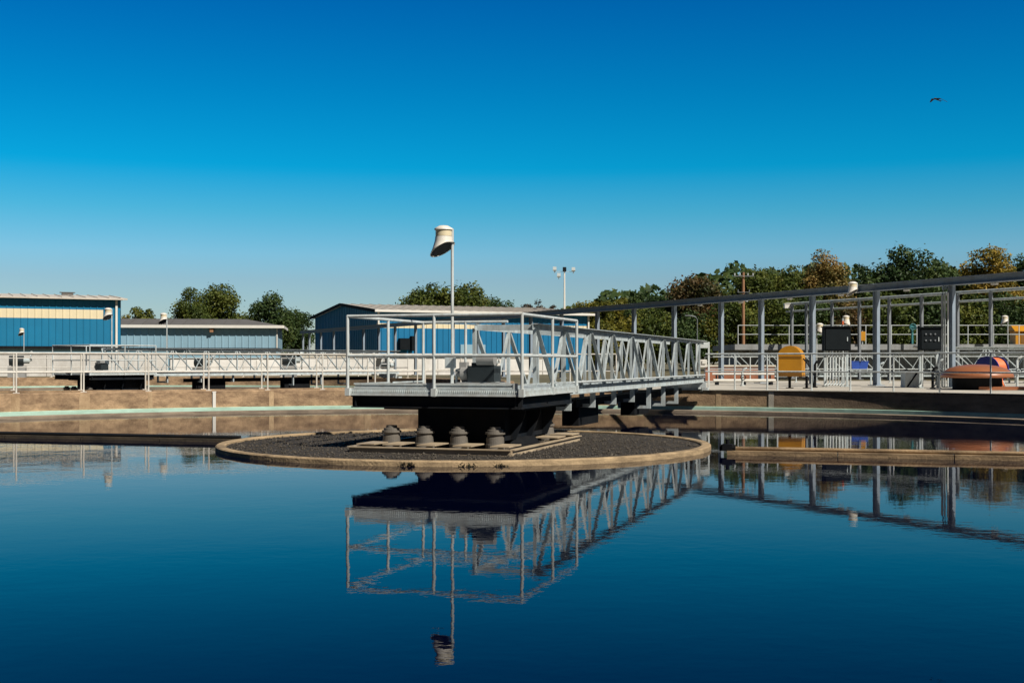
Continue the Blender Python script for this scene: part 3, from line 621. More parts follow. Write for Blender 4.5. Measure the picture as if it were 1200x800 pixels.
# left blue building: front right corner at px 141
pA = at(141.5, 100); u = Vector((-.905, -.425, 0)); rz = math.atan2(-u.y, -u.x)
zE = zat(350.5, 100)-.5; LB = 34
t = empty('metal_building', (pA.x, pA.y, .5), 'bright blue metal building with cream stripe at the left edge', 'building', None, rz)
zs0, zs1 = zat(374, 100)-.5, zat(363.5, 100)-.5
zlow = zat(406, 100)-.5
q = MB(); corr(q, -LB, 0, 0, zlow, zs0); corr(q, -LB, 0, 0, zs1, zE); corr(q, -.02, 0.0, 0, zs0, zs1); corr(q, -1.35, -.02, 0, zs0, zs1)
q.add([(0, 0, zlow), (0, 14, zlow), (0, 14, zE), (0, 7, zE+.56), (0, 0, zE)], [(0, 1, 2, 3, 4)]); q.add([(-LB, 0, 0), (-LB, 14, 0), (-LB, 14, zE), (-LB, 0, zE)], [(3, 2, 1, 0)]); q.add([(0, 14, 0), (-LB, 14, 0), (-LB, 14, zE), (0, 14, zE)], [(0, 1, 2, 3)])
q.build('wall', M['blue_wall'], t)
q = MB(); corr(q, -LB, -1.352, -.004, zs0+.002, zs1-.002); q.build('stripe', M['cream'], t)
q = MB(); q.box((-LB/2, 7, zlow/2-.1), (LB-.3, 13.6, zlow-.2)); q.build('lower_wall', M['pale_blue'], t)
q = MB(); q.box((-LB/2, .02, zlow-.11), (LB+.1, .3, .2)); q.build('sill_band', M['black_steel'], t)
q = MB(); ribbed_roof(q, -LB-.4, .45, -.5, zE+.02, 7, zE+.62); ribbed_roof(q, -LB-.4, .45, 14.5, zE+.02, 7, zE+.62); q.build('roof', M['roof_pale'], t)
q = MB(); q.box((-LB/2, -.56, zE-.03), (LB+.9, .12, .13)); q.build('gutter', M['roof_pale'], t)
q = MB(); q.box((-LB/2, -.25, zE-.09), (LB+.2, .36, .05)); q.build('soffit', M['dark_steel'], t)
q = MB(); q.box((-.35, -.1, zE/2), (.16, .12, zE-.2)); q.build('downspout', M['trim_white'], t)
q = MB(); q.box((-3.6, 5.4, zE+.58), (.9, .5, .26)); q.box((-3.6, 5.4, zE+.73), (1.2, .6, .06)); q.build('roof_vent', M['roof_grey'], t)
# faded blue shed
pA = at(142, 111); pB = at(326, 113); d = pB-pA; rz = math.atan2(d.y, d.x); L = d.length
t = empty('metal_shed', (pA.x, pA.y, .5), 'long low faded-blue metal shed with dark grey roof and white fascia', 'shed', None, rz)
zE = zat(383, 112)-.5; zl = zat(407.5, 112)-.5
q = MB(); corr(q, -3, L, 0, zl, zE, .6); q.add([(L, 0, zl), (L, 9, zl), (L, 9, zE), (L, 0, zE)], [(0, 1, 2, 3)]); q.add([(-3, 9, zl), (L, 9, zl), (L, 9, zE), (-3, 9, zE)], [(3, 2, 1, 0)]); q.build('wall', M['pale_blue'], t)
q = MB(); q.box((L/2-1.5, 4.5, zl/2-.08), (L+2.6, 8.6, zl-.16)); q.build('lower_wall', M['pale_blue'], t)
q = MB(); q.box((L/2-1.5, .05, zl-.08), (L+3, .3, .155)); q.build('sill_band', M['black_steel'], t)
q = MB(); zr = zat(373.5, 116)-.5
q.add([(-3.4, -.5, zE+.1), (L+.5, -.5, zE+.1), (L-3.2, 4.5, zr), (-3.4, 4.5, zr), (L+.5, 9.5, zE+.1), (-3.4, 9.5, zE+.1)], [(0, 1, 2, 3), (1, 4, 2), (3, 2, 4, 5)])
x = -3
while x < L-3: q.bar((x, -.5, zE+.13), (x, 4.5, zr+.03), .06, .05); x += 1.2
q.build('roof', M['roof_grey'], t)
q = MB(); q.box((L/2-1.5, -.55, zE+.03), (L+3.9, .1, .26)); q.box((L+.5, 4.5, zE+.03), (.1, 10, .24)); q.build('fascia', M['trim_white'], t)
q = MB(); q.box((L-.1, -.08, (zl+zE)/2), (.1, .1, zE-zl)); q.build('corner_trim', M['trim_white'], t)
q = MB(); q.box((8.0, -.25, zE-.32), (.32, .4, .34)); q.box((8.0, -.2, zE-.13), (.5, .5, .05)); q.build('wall_lamp', M['wood'], t)
# central building
A = at(441.5, 106); ph = R(25); t = empty('metal_building', (A.x, A.y, .5), 'royal blue metal building with pale gable roof behind the platform', 'building', None, ph)
zE = zat(364, 106)-.5; Lc, Wc = 20.8, 19.0; zA = zE+.85
q = MB(); s0, s1 = zat(384, 106)-.5, zat(378.5, 106)-.5
corr(q, 0, Lc, 0, 0, s0); corr(q, 0, Lc, 0, s1, zE)
ws = []; y = 0
while y < Wc-.01:                                                    # ribbed gable sheets
    y1 = min(y+.52, Wc); zt0, zt1 = zE+(zA-zE)*(1-abs(y-Wc/2)/(Wc/2)), zE+(zA-zE)*(1-abs(y1-Wc/2)/(Wc/2))
    q.add([(0, y, 0), (0, y1-.1, 0), (0, y1-.1, zt1), (0, y, zt0)], [(3, 2, 1, 0)]); q.add([(-.05, y1-.09, 0), (-.05, y1-.01, 0), (-.05, y1-.01, zt1), (-.05, y1-.09, zt1)], [(3, 2, 1, 0)])
    q.add([(0, y1-.1, 0), (-.05, y1-.09, 0), (-.05, y1-.09, zt1), (0, y1-.1, zt1)], [(3, 2, 1, 0)]); q.add([(-.05, y1-.01, 0), (0, y1, 0), (0, y1, zt1), (-.05, y1-.01, zt1)], [(3, 2, 1, 0)]); y = y1
q.add([(Lc, 0, 0), (Lc, Wc, 0), (Lc, Wc, zE), (Lc, Wc/2, zA), (Lc, 0, zE)], [(0, 1, 2, 3, 4)]); q.add([(0, Wc, 0), (Lc, Wc, 0), (Lc, Wc, zE), (0, Wc, zE)], [(3, 2, 1, 0)])
q.build('wall', M['blue_wall2'], t)
q = MB(); corr(q, .0, Lc, -.003, s0+.002, s1-.002); q.build('stripe', M['cream'], t)
q = MB(); ribbed_roof(q, -.35, Lc+.35, -.6, zE+.05, Wc/2, zA+.15); ribbed_roof(q, -.35, Lc+.35, Wc+.6, zE+.05, Wc/2, zA+.15); q.build('roof', M['roof_pale'], t)
for ya, za, yb, zb in ((-.62, zE-.02, Wc/2, zA+.08), (Wc+.62, zE-.02, Wc/2, zA+.08)):
    q = MB(); q.bar((-.40, ya, za), (-.40, yb, zb), .08, .26); q.build('barge_board', M['dark_steel'], t)
q = MB(); q.box((Lc/2, -.68, zE-.02), (Lc+.8, .14, .2)); q.build('gutter', M['trim_white'], t)
for x in (.12, Lc-.12):
    q = MB(); q.box((x, -.12, zE/2), (.14, .14, zE-.2)); q.build('downspout', M['trim_white'], t)
q = MB(); q.box((2.4, -.3, 2.55), (.9, .5, 1.0)); q.box((3.15, -.3, 2.6), (.25, .45, 1.3)); q.build('wall_unit', M['cabinet'], t)
q = MB(); q.box((9, -.05, 1.3), (2.4, .08, 2.5)); q.build('door', M['pale_blue'], t)

# ------------------------------------------------------------------ equipment on the right deck
def make_hood(loc, rz):                                              # yellow arched cover on a post
    t = empty('arched_hood', loc, 'tall yellow arched fibreglass hood on legs beside the gantry column', 'hood', None, rz)
    w, h, dep = .80, .94, .42; N = 16; out = [(-w/2, .42), (w/2, .42)]; r = w/2
    out += [(r*math.cos(math.pi*k/N), .42+h-r+r*math.sin(math.pi*k/N)) for k in range(N+1)]
    q = MB(); n_ = len(out); vs = [(x, -dep/2, z) for x, z in out]+[(x, dep/2, z) for x, z in out]
    q.add(vs, [tuple(range(n_)), tuple(range(2*n_-1, n_-1, -1))]+[(i, n_+i, n_+(i+1) % n_, (i+1) % n_) for i in range(n_)]); q.build('shell', M['yellow'], t)
    q = MB(); q.box((0, -dep/2-.012, .46), (w+.02, .02, .10)); q.box((0, 0, .40), (w+.04, dep+.04, .05)); q.build('base_flange', M['yellow_dark'], t)
    q = MB(); q.lathe((0, -dep/2-.008, 0), [(0, 1.2)], 3) if False else None
    for x in (-.05, .5):
        q = MB(); q.tube([(x, .02, 0), (x, .02, .40)], .045, 8); q.box((x, .02, .012), (.2, .2, .024)); q.build('leg', M['black_steel'], t)
    q = MB(); q.tube([(w/2+.02, -.1, .95), (w/2+.3, -.1, .62), (w/2+.34, -.1, .05)], .022, 8); q.build('conduit', M['black_steel'], t)
    q = MB()
    q.bar((-w/2-.005, -dep/2-.01, 1.0), (w/2+.005, -dep/2-.01, 1.0), .016, .03); q.build('front_band', M['yellow_dark'], t)  # thin darker strip across the front
    return t
M['yellow_dark'] = mat('dark_amber_fibreglass', (.22, .10, .012), .5, .15, 3)
p = at(927, 39.5, .605); make_hood(p, R(-28))

def make_cabinet(loc, label, w, h, dep, zb, rz=0, knobs=True, n_pipe=5):
    t = empty('control_cabinet', loc, label, 'control cabinet', 'dark control cabinets on the deck', rz)
    q = MB(); q.box((0, 0, zb+h/2), (w, dep, h)); q.box((0, -.02, zb+h+.02), (w+.06, dep+.1, .035)); q.build('box', M['cabinet'], t)
    q = MB(); q.box((0, -dep/2-.012, zb+h*.5), (w*.9, .02, h*.9)); o = q.build('door', M['cabinet2'], t)
    q = MB(); q.box((w*.36, -dep/2-.035, zb+h*.5), (.03, .03, .14)); q.build('handle', M['galv'], o)
    for x in (-w*.42, w*.42):
        q = MB(); q.box((x, .03, zb/2+h/2), (.07, .07, zb+h)); q.box((x, .03, .012), (.18, .18, .024)); q.build('post', M['galv'], t)
    random.seed(int(w*100))
    for i in range(n_pipe):
        x = -w*.34+i*w*.68/max(1, n_pipe-1); q = MB(); q.tube([(x, 0, zb), (x, 0, .3+.05*i), (x-.05, -.08, .12), (x-.14, -.14, .05)], .026, 8); q.build('conduit', M['galv_pale'], t)
    if knobs:
        for i in range(3):
            for j in range(2):
                q = MB(); q.tube([(-w*.25+i*w*.22, -dep/2-.022, zb+h*(.45+.28*j)), (-w*.25+i*w*.22, -dep/2-.06, zb+h*(.45+.28*j))], .026, 10); q.build('dial', M['dull_rail'], t)
    return t
M['cabinet2'] = mat('dark_cabinet_door', (.010, .014, .017), .8, .15, 3, spec=.12)
p = at(980, 42, .605); make_cabinet(p, 'wide dark control cabinet with many conduits below, between two gantry columns', .9, .80, .35, 1.22, 0, False, 7)
p = at(1089, 40, .605); make_cabinet(p, 'black control panel with dials beside the thick conduit column', .68, .72, .28, 1.22, 0, True, 2)

def make_dome(loc):
    t = empty('dome_cover', loc, 'broad rust-orange dome cover on a dark drum, on the right deck', 'dome cover')
    rr = 1.06; q = MB(); q.lathe((0, 0, 0), [(rr-.06, .36), (rr, .36), (rr+.01, .44), (rr-.03, .50), (rr*.8, .64), (rr*.55, .72), (rr*.25, .765), (0, .77)], 48); q.build('dome', M['orange'], t)
    q = MB(); q.lathe((0, 0, 0), [(0, .355), (rr-.06, .358)], 40); q.lathe((0, 0, 0), [(.72, .35), (.72, .0)], 40); q.build('drum', M['black_steel'], t)
    q = MB(); q.box((.55, -.55, .05), (1.5, .55, .10), R(-6)); q.build('foot_slab', M['orange'], t)
    for k in range(10):
        a = k*math.pi/5+.2; q = MB(); q.tube([(rr*.96*math.cos(a), rr*.96*math.sin(a), .34), (rr*.96*math.cos(a), rr*.96*math.sin(a), .375)], .03, 6)
        q.build('bolt', M['dark_steel'], t)
    return t
p = at(1145, 37.6, .605); make_dome(p)
def make_reel(loc, rz):
    t = empty('hose_reel', loc, 'blue hose reel wound with orange hose behind the dome cover', 'hose reel', None, rz)
    for y in (-.3, .3):
        q = MB(); q.tube([(0, y-.02,   .60), (0, y+.02, .60)], .43, 32); q.build('flange', M['reel_blue'], t)
    q = MB()
    for k in range(9): 
        y = -.25+k*.0625; q.lathe((0, 0, 0), [], 3) if False else None
        a = [Vector((.36*math.cos(j*math.pi/12), y, .60+.36*math.sin(j*math.pi/12))) for j in range(25)]; q.tube(a, .032, 6, cap=False)
    q.tube([(0, -.27, .60), (0, .27, .60)], .34, 24); q.tube([(.3, -.1, .75), (.42, -.2, .45), (.55, -.3, .12), (.7, -.5, .04), (1.1, -.5, .04)], .032, 6); q.build('hose', M['hose'], t)
    for y in (-.36, .36):
        q = MB(); q.bar((0, y, .60), (-.3, y, 0), .04, .05); q.bar((0, y, .60), (.3, y, 0), .04, .05); q.build('stand', M['galv'], t)
    return t
p = at(1162, 39.8, .605); make_reel(p, R(-50))
# yellow shed far right, small things
def small_shed(loc):
    t = empty('yellow_shed', loc, 'small yellow-orange shed on the raised tank at the right edge', 'shed')
    w = .95; q = MB(); q.box((0, 0, .38), (w, .8, .76)); q.build('wall', M['yellow'], t)
    q = MB(); q.add([(-w*.62, -.55, .74), (w*.62, -.55, .74), (w*.62, 0, 1.06), (-w*.62, 0, 1.06), (-w*.62, .55, .74), (w*.62, .55, .74), (-w*.62, -.55, .70), (w*.62, -.55, .70), (w*.62, .55, .70), (-w*.62, .55, .70)], [(0, 1, 2, 3), (3, 2, 5, 4), (0, 3, 4), (1, 5, 2), (6, 7, 1, 0), (9, 8, 7, 6), (8, 9, 4, 5)]); q.build('roof', M['yellow'], t)
    q = MB(); q.box((0, -.412, .36), (.4, .02, .6)); q.build('door', M['yellow_dark'], t); return t
zt = zat(403.5, 66)
small_shed(at(1197, 66.5, zt+.002)) 
t = empty('yellow_sign', at(1011, 64.8, zt+.002), 'small yellow panel hanging on a post at the raised tank railing', 'sign'); q = MB(); q.box((0, 0, .42), (.28, .06, .48)); q.build('plate', M['yellow'], t); q = MB(); q.box((0, .05, .35), (.05, .05, .70)); q.build('post', M['galv'], t)
t = empty('valve_post', at(1069, 64.6, zt+.002), 'teal valve stand with round wheel on the raised tank walkway', 'valve'); q = MB(); q.tube([(0, 0, 0), (0, 0, .85)], .06, 10); q.box((0, 0, .9), (.24, .2, .2)); q.build('stand', M['teal'], t)
q = MB(); q.tube([Vector((.16*math.cos(k*math.pi/8), -.14, .9+.16*math.sin(k*math.pi/8))) for k in range(17)], .02, 6, cap=False); q.bar((-.16, -.14, .9), (.16, -.14, .9), .02, .02); q.build('wheel', M['teal'], t)
for px, lb in ((1006, 'blue plastic bin on a stand behind the gantry column, the left one'), (1015, 'blue plastic bin on a stand behind the gantry column, the right one')):
    t = empty('storage_bin', at(px-4, 45.2, 1.195), lb, 'bin', 'blue bins behind the gantry'); q = MB(); q.add([(-.13, -.12, 0), (.13, -.12, 0), (.13, .12, 0), (-.13, .12, 0), (-.17, -.15, .26), (.17, -.15, .26), (.17, .15, .26), (-.17, .15, .26)], [(3, 2, 1, 0), (0, 1, 5, 4), (1, 2, 6, 5), (2, 3, 7, 6), (3, 0, 4, 7)]); q.build('tub', M['bin_blue'], t)
    q = MB(); q.box((0, 0, .275), (.36, .32, .025)); q.build('lid', M['bin_blue'], t)
t = empty('work_table', at(1004, 45.2, .605), 'steel stand carrying two blue bins', 'stand')
q = MB(); q.box((0, 0, .57), (1.3, .6, .035)); q.build('top', M['galv'], t)
for x in (-.6, .6):
    for y in (-.26, .26):
        q = MB(); q.box((x, y, .276), (.05, .05, .552)); q.build('leg', M['galv'], t)
# pale ladder/steps box and portal near bridge end
t = empty('equipment_frame', at(823.5, 38.6, .605), 'pale steel frame with instrument box just past the bridge end', 'frame')
for x in (-.19, .19):
    q = MB(); q.box((x, 0, .735), (.05, .05, 1.47)); q.build('post', M['galv_pale'], t)
q = MB(); q.box((0, 0, 1.37), (.32, .06, .18)); q.build('header', M['galv_pale'], t)
q = MB(); q.box((0, -.03, .80), (.22, .2, .24)); q.box((.02, -.15, .84), (.12, .04, .1)); q.build('instrument_box', M['white_bright'], t)
t = empty('access_steps', at(1068, 41.0, .605), 'pale steel steps box between the gantry column and the black panel', 'steps')
q = MB(); q.box((0, 0, .27), (.55, .5, .54)); q.build('body', M['galv_pale'], t)
q = MB(); q.bar((-.22, -.27, .02), (.22, -.27, .66), .06, .04); q.build('handrail', M['dark_steel'], t); q = MB(); q.box((0, 0, .56), (.62, .56, .04)); q.build('top', M['dark_steel'], t)
for px, lb in ((1080.5, 'white pipe stand left of the black panel'), (1049.5, 'y')):
    if lb == 'y': continue
    t = empty('pipe_stand', at(px, 41.5, .605), lb, 'pipe'); q = MB(); q.tube([(0, 0, 0), (0, 0, 1.2)], .04, 10); q.tube([(0, 0, 1.2), (-.1, 0, 1.32), (-.3, 0, 1.36)], .05, 10); q.build('pipe', M['white_bright'], t); q = MB(); q.box((0, 0, .7), (.2, .2, .12)); q.tube([(0, -.1, .7), (0, -.2, .7)], .08, 10); q.build('valve', M['galv'], t)

t = empty('pipe_run', at(836, 45.5, .605), 'two white horizontal pipes on short stands in front of the red brick wall', 'pipe run')
for k_, (z_, r_) in enumerate(((.16, .06), (.40, .04))):
    q = MB(); q.tube([(0, k_*.25, z_), (2.3, k_*.25, z_)], r_, 10); q.build('pipe', M['white_bright'], t)
for x in (.15, 1.15, 2.15):
    q = MB(); q.box((x, .12, .05), (.09, .4, .10)); q.box((x, .25, .23), (.05, .05, .26)); q.build('stand', M['dark_steel'], t)
def standpipe(px, d, h, m, label):
    t = empty('standpipe', at(px, d, .605), label, 'standpipe', 'small standpipes on the right deck')
    q = MB(); q.tube([(0, 0, 0), (0, 0, h), (.05, 0, h+.09), (.16, 0, h+.12)], .045, 8); q.build('pipe', M[m], t)
    q = MB(); q.tube([(0, -.05, h*.6), (0, -.14, h*.6)], .02, 6); q.tube([Vector((.09*math.cos(k*math.pi/6), -.14, h*.6+.09*math.sin(k*math.pi/6))) for k in range(13)], .014, 6, cap=False); q.bar((-.09, -.14, h*.6), (.09, -.14, h*.6), .014, .014); q.build('valve_wheel', M['dark_steel'], t)
    q = MB(); q.tube([(0, 0, 0), (0, 0, .03)], .09, 10); q.build('flange', M[m], t)
for px_, d_, h_, m_, lb_ in ((1093, 39.0, .55, 'black_steel', 'black standpipe just left of the dome cover'), (1100, 39.8, .8, 'galv', 'grey standpipe at the foot of the thick conduit column'), (1031, 46.5, .7, 'galv', 'grey standpipe right behind the tallest gantry column'),
        (870, 43.5, .5, 'galv_pale', 'pale standpipe between two gantry columns left of the yellow hood'), (955, 40.5, .75, 'black_steel', 'black standpipe between yellow hood and wide cabinet'), (1192, 41.0, .9, 'galv_pale', 'pale standpipe at the right edge beyond the hose reel'),
        (1058, 43.0, .45, 'dark_steel', 'dark short standpipe left of the steps box')): standpipe(px_, d_, h_, m_, lb_)
t = empty('slim_post', at(987.5, 42.6, .605), 'slim grey post at the right side of the wide dark cabinet', 'post'); q = MB(); q.tube([(0, 0, 0), (0, 0, 2.35)], .032, 8); q.box((0, 0, .015), (.16, .16, .03)); q.build('shaft', M['galv'], t); q = MB(); q.box((0, -.04, 2.2), (.06, .05, .12)); q.build('end_box', M['red'], t)
# ------------------------------------------------------------------ poles, street light, bird
p = at(871, 92, .55); t = empty('utility_pole', p, 'brown wooden utility pole with cross-arm in front of the dark trees', 'utility pole')
hz = zat(319, 92)-.55; q = MB(); q.tube([(0, 0, 0), (0, 0, hz)], .14, 12, r2=.10); q.build('pole', M['wood'], t)
q = MB(); q.bar((-.75, -.2, hz-.3), (.75, -.2, hz-.3), .05, .05); q.build('crossarm', M['dull_rail'], t)
for x in (-.68, -.3, .3, .68): q = MB(); q.tube([(x, -.2, hz-.25), (x, -.2, hz-.08)], .05, 8); q.build('insulator', M['galv_pale'], t)
q = MB(); q.tube([(.22, 0, hz-2.2), (.22, 0, hz-1.7)], .13, 12); q.build('transformer', M['galv'], t)
q = MB(); q.bar((-.45, -.15, hz-1.5), (.45, -.15, hz-1.5), .04, .04); q.tube([(.42, -.15, hz-1.48), (.42, -.15, hz-1.3)], .035, 8); q.tube([(-.42, -.15, hz-1.48), (-.42, -.15, hz-1.3)], .035, 8); q.build('lower_arm', M['dull_rail'], t)
p = at(661.5, 118, .5); t = empty('floodlight_mast', p, 'tall white floodlight mast with lamps at its top, behind the central building', 'floodlight mast')
hz = zat(317, 118)-.5; q = MB(); q.tube([(0, 0, 0), (0, 0, hz)], .12, 10, r2=.07); q.build('mast', M['trim_white'], t)
q = MB(); q.bar((-.95, 0, hz-.1), (.95, 0, hz-.1), .035, .035); q.build('crossbar', M['galv_pale'], t)
for x, z, m in ((-.95, .15, 'glass'), (-.55, -.45, 'glass'), (0, .12, 'cabinet'), (.85, .1, 'glass')):
    q = MB(); q.box((x, -.1, hz+z), (.34, .3, .32), 0, Matrix.Rotation(R(-20), 3, 'X')); q.box((x, -.02, hz+z-.28), (.08, .08, .2)); q.build('floodlight', M[m], t)
p = at(817, 96, .55); t = empty('street_light', p, 'slim grey street light with short arm against the dark trees', 'street light')
hz = zat(371, 96)-.55; q = MB(); q.tube([(0, 0, 0), (0, 0, hz-.2), (-.15, 0, hz), (-.6, 0, hz+.1)], .04, 8); q.build('pole', M['dull_rail'], t); q = MB(); q.box((-.75, 0, hz+.09), (.4, .16, .07)); q.build('lamp_head', M['dull_rail'], t)

def bird(loc, s, label, rz, wing_up):
    q = MB()
    body = [(-.17, .0), (-.13, .018), (-.05, .033), (.03, .036), (.09, .026), (.115, .024), (.14, .014), (.158, .002)]
    N = 8; vs = []; fs = []
    for x, r in body: vs += [(x, r*math.cos(2*math.pi*k/N), r*.9*math.sin(2*math.pi*k/N)) for k in range(N)]
    for i in range(len(body)-1):
        for k in range(N): fs.append((i*N+k, i*N+(k+1) % N, (i+1)*N+(k+1) % N, (i+1)*N+k))
    q.add(vs, fs, True)
    for sg, (z1, z2) in ((1, wing_up[0]), (-1, wing_up[1])):
        a = [(.06, .02*sg, .01), (-.05, .02*sg, .01), (.08, .16*sg, z1), (-.05, .15*sg, z1), (-.06, .34*sg, z2), (-.10, .33*sg, z2)]
        up = [(x, y, z+.008) for x, y, z in a]; q.add(a+up, [(0, 1, 3, 2), (2, 3, 5, 4), (6, 8, 9, 7), (8, 10, 11, 9), (0, 2, 8, 6), (2, 4, 10, 8), (4, 5, 11, 10), (1, 7, 9, 3), (3, 9, 11, 5)])
    q.add([(-.15, .012, 0), (-.15, -.012, 0), (-.27, -.06, 0), (-.22, 0, 0), (-.27, .06, 0), (-.15, 0, .01)], [(0, 1, 5), (1, 2, 3, 5), (5, 3, 4, 0)])
    q.v = [(x*s, y*s, z*s) for x, y, z in q.v]
    o = q.build('bird', M['bird'], None, loc); o.rotation_euler = (R(15), R(-10), rz); return tag(o, label, 'bird')
d = 55; bird(at(1098, d, zat(116.5, d)), 1.25, 'dark bird flying high in the blue sky at the upper right', R(215), ((-.06, -.24), (.07, .06)))

# ------------------------------------------------------------------ trees
LM = {'green': leafmat('mid_green_leaves', (.034, .060, .012), (.105, .135, .026), (.23, .23, .045)),
      'dark': leafmat('dark_green_leaves', (.022, .048, .016), (.058, .098, .028), (.12, .155, .042)),
      'olive': leafmat('olive_yellow_leaves', (.07, .085, .012), (.20, .185, .025), (.36, .28, .04)),
      'gold': leafmat('golden_leaves', (.05, .075, .018), (.30, .22, .035), (.62, .42, .09)),
      'rust': leafmat('rust_brown_leaves', (.03, .05, .016), (.10, .075, .028), (.22, .115, .045)),
      'tan': leafmat('yellow_brown_leaves', (.04, .07, .018), (.20, .16, .045), (.50, .32, .11)),
      'bare': leafmat('sparse_brown_twigs', (.06, .05, .035), (.11, .09, .06), (.16, .13, .085))}
def crown_mesh(seed, w, h, z0, n, leaf, clumps=26, conic=0.0, sparse=1.0):
    rnd = random.Random(seed); cl = []
    for _ in range(clumps):
        while True:
            x, y, z = rnd.uniform(-1, 1), rnd.uniform(-1, 1), rnd.uniform(-1, 1)
            rr = x*x+y*y+z*z
            if .12 < rr < 1: break
        sh = 1-conic*(z*.5+.5)
        cl.append((Vector((x*w*.40*sh, y*w*.40*sh, z0+h*.5+z*h*.40)), rnd.uniform(.10, .22)*w*(1-.35*conic)))
    # inner clumps keep the middle closed
    for _ in range(clumps//4): cl.append((Vector((rnd.uniform(-.2, .2)*w, rnd.uniform(-.2, .2)*w, z0+h*rnd.uniform(.25, .7))), .24*w*(1-.4*conic)))
    q = MB(); tot = sum(r*r for _, r in cl)
    for c, r in cl:
        m = int(n*r*r/tot)
        for _ in range(m):
            d = Vector((rnd.gauss(0, 1), rnd.gauss(0, 1), rnd.gauss(0, 1))).normalized()
            p = c+d*r*(rnd.random()**.35)*Vector((1, 1, .8)).length/1.62*1.0
            p.z = c.z+(p.z-c.z)*.82
            if rnd.random() < .06: p += d*r*.35
            s = leaf*rnd.uniform(.6, 1.35)
            nn = (d*.7+Vector((rnd.gauss(0, .6), rnd.gauss(0, .6), rnd.gauss(0, .6)+.35))).normalized()
            a = nn.orthogonal().normalized(); a = Matrix.Rotation(rnd.uniform(0, 6.28), 3, nn) @ a; b = nn.cross(a)
            q.add([p-a*s-b*s*.2, p+b*s*.55-a*s*.1, p+a*s, p-b*s*.55+a*s*.15], [(0, 1, 2, 3)])
    return q, cl
def tree(px, ytop, wpx, d, kind, label, group=None, seed=0, base_frac=.24, conic=0, n=5200, cat='tree', name='tree', leaf=None, zbot=None, clumps=28):
    w = wpx*d/F; H = (zat(ytop, d)-.55)*1.045; z0 = H*base_frac if zbot is None else zbot
    t = empty(name, at(px, d, .55), label, cat, group)
    q, cl = crown_mesh(seed, w, (H-z0), z0, int(n*2.6), leaf or max(.13, w*.0235), int(clumps*1.5), conic)
    rnd = random.Random(seed+99); m = MB(); r0 = max(.12, H*.020)
    m.tube([(0, 0, -.05), (.03*H*.2, 0, z0*.5+.3), (0, .02*H, z0+(H-z0)*.3), (.01*H, 0, z0+(H-z0)*.75)], r0, 8, r2=r0*.3)
    for c, r in cl[:10]:
        b0 = Vector((0, 0, z0+(c.z-z0)*.35)); mid = (b0+c)/2+Vector((0, 0, -.1*r)); m.tube([b0, mid, c], r0*.38, 5, r2=r0*.1)
    m.build('trunk', M['bark'], t); q.build('crown', LM[kind], t)
    return t
BT = 'trees behind the long shed'; CT = 'trees behind the central building'; FT = 'trees of the wood on the right'
tree(167, 355, 34, 140, 'green', 'small green tree just right of the bright blue building', BT, 1, n=2600)
tree(222, 338, 52, 138, 'green', 'broad green tree with twiggy top behind the middle of the long shed', BT, 2)
tree(258, 335, 66, 142, 'olive2' if False else 'green', 'wide yellow-green tree behind the long shed, right of the twiggy one', BT, 31)
tree(318, 341, 62, 134, 'dark', 'tall dark green tree at the right end of the long shed', BT, 4, base_frac=.10)
tree(346, 356, 46, 138, 'dark', 'dark lower tree between the long shed and the central building', BT, 5, base_frac=.05, n=3600)
tree(292, 360, 40, 150, 'green', 'low green tree in the dip between the two tall trees behind the shed', BT, 6, base_frac=.1, n=2600)
tree(150, 366, 26, 150, 'olive', 'low yellowish shrub at the corner of the bright blue building', BT, 7, base_frac=.1, n=1600)
tree(503, 334, 80, 165, 'green', 'round grey-green tree left of the tall lamp pole, above the pale roof', CT, 8)
tree(546, 331, 78, 165, 'green', 'rounded grey-green tree right of the tall lamp pole, above the pale roof', CT, 9)
tree(476, 346, 60, 170, 'green', 'low green tree at the left end of the row above the pale roof', CT, 10, n=3000)
tree(582, 347, 56, 170, 'dark', 'low dark tree at the right end of the row above the pale roof', CT, 11, n=3000)
for px, yt, w, s in ((618, 353, 26, 12), (634, 349, 30, 13), (652, 354, 22, 14)):
    tree(px, yt, w, 160, 'bare', {12: 'sparse brownish shrub above the far end of the pale roof', 13: 'twiggy leafless tree left of the floodlight mast', 14: 'sparse twiggy bush right beside the floodlight mast'}[s], CT, s, n=900, leaf=.17)
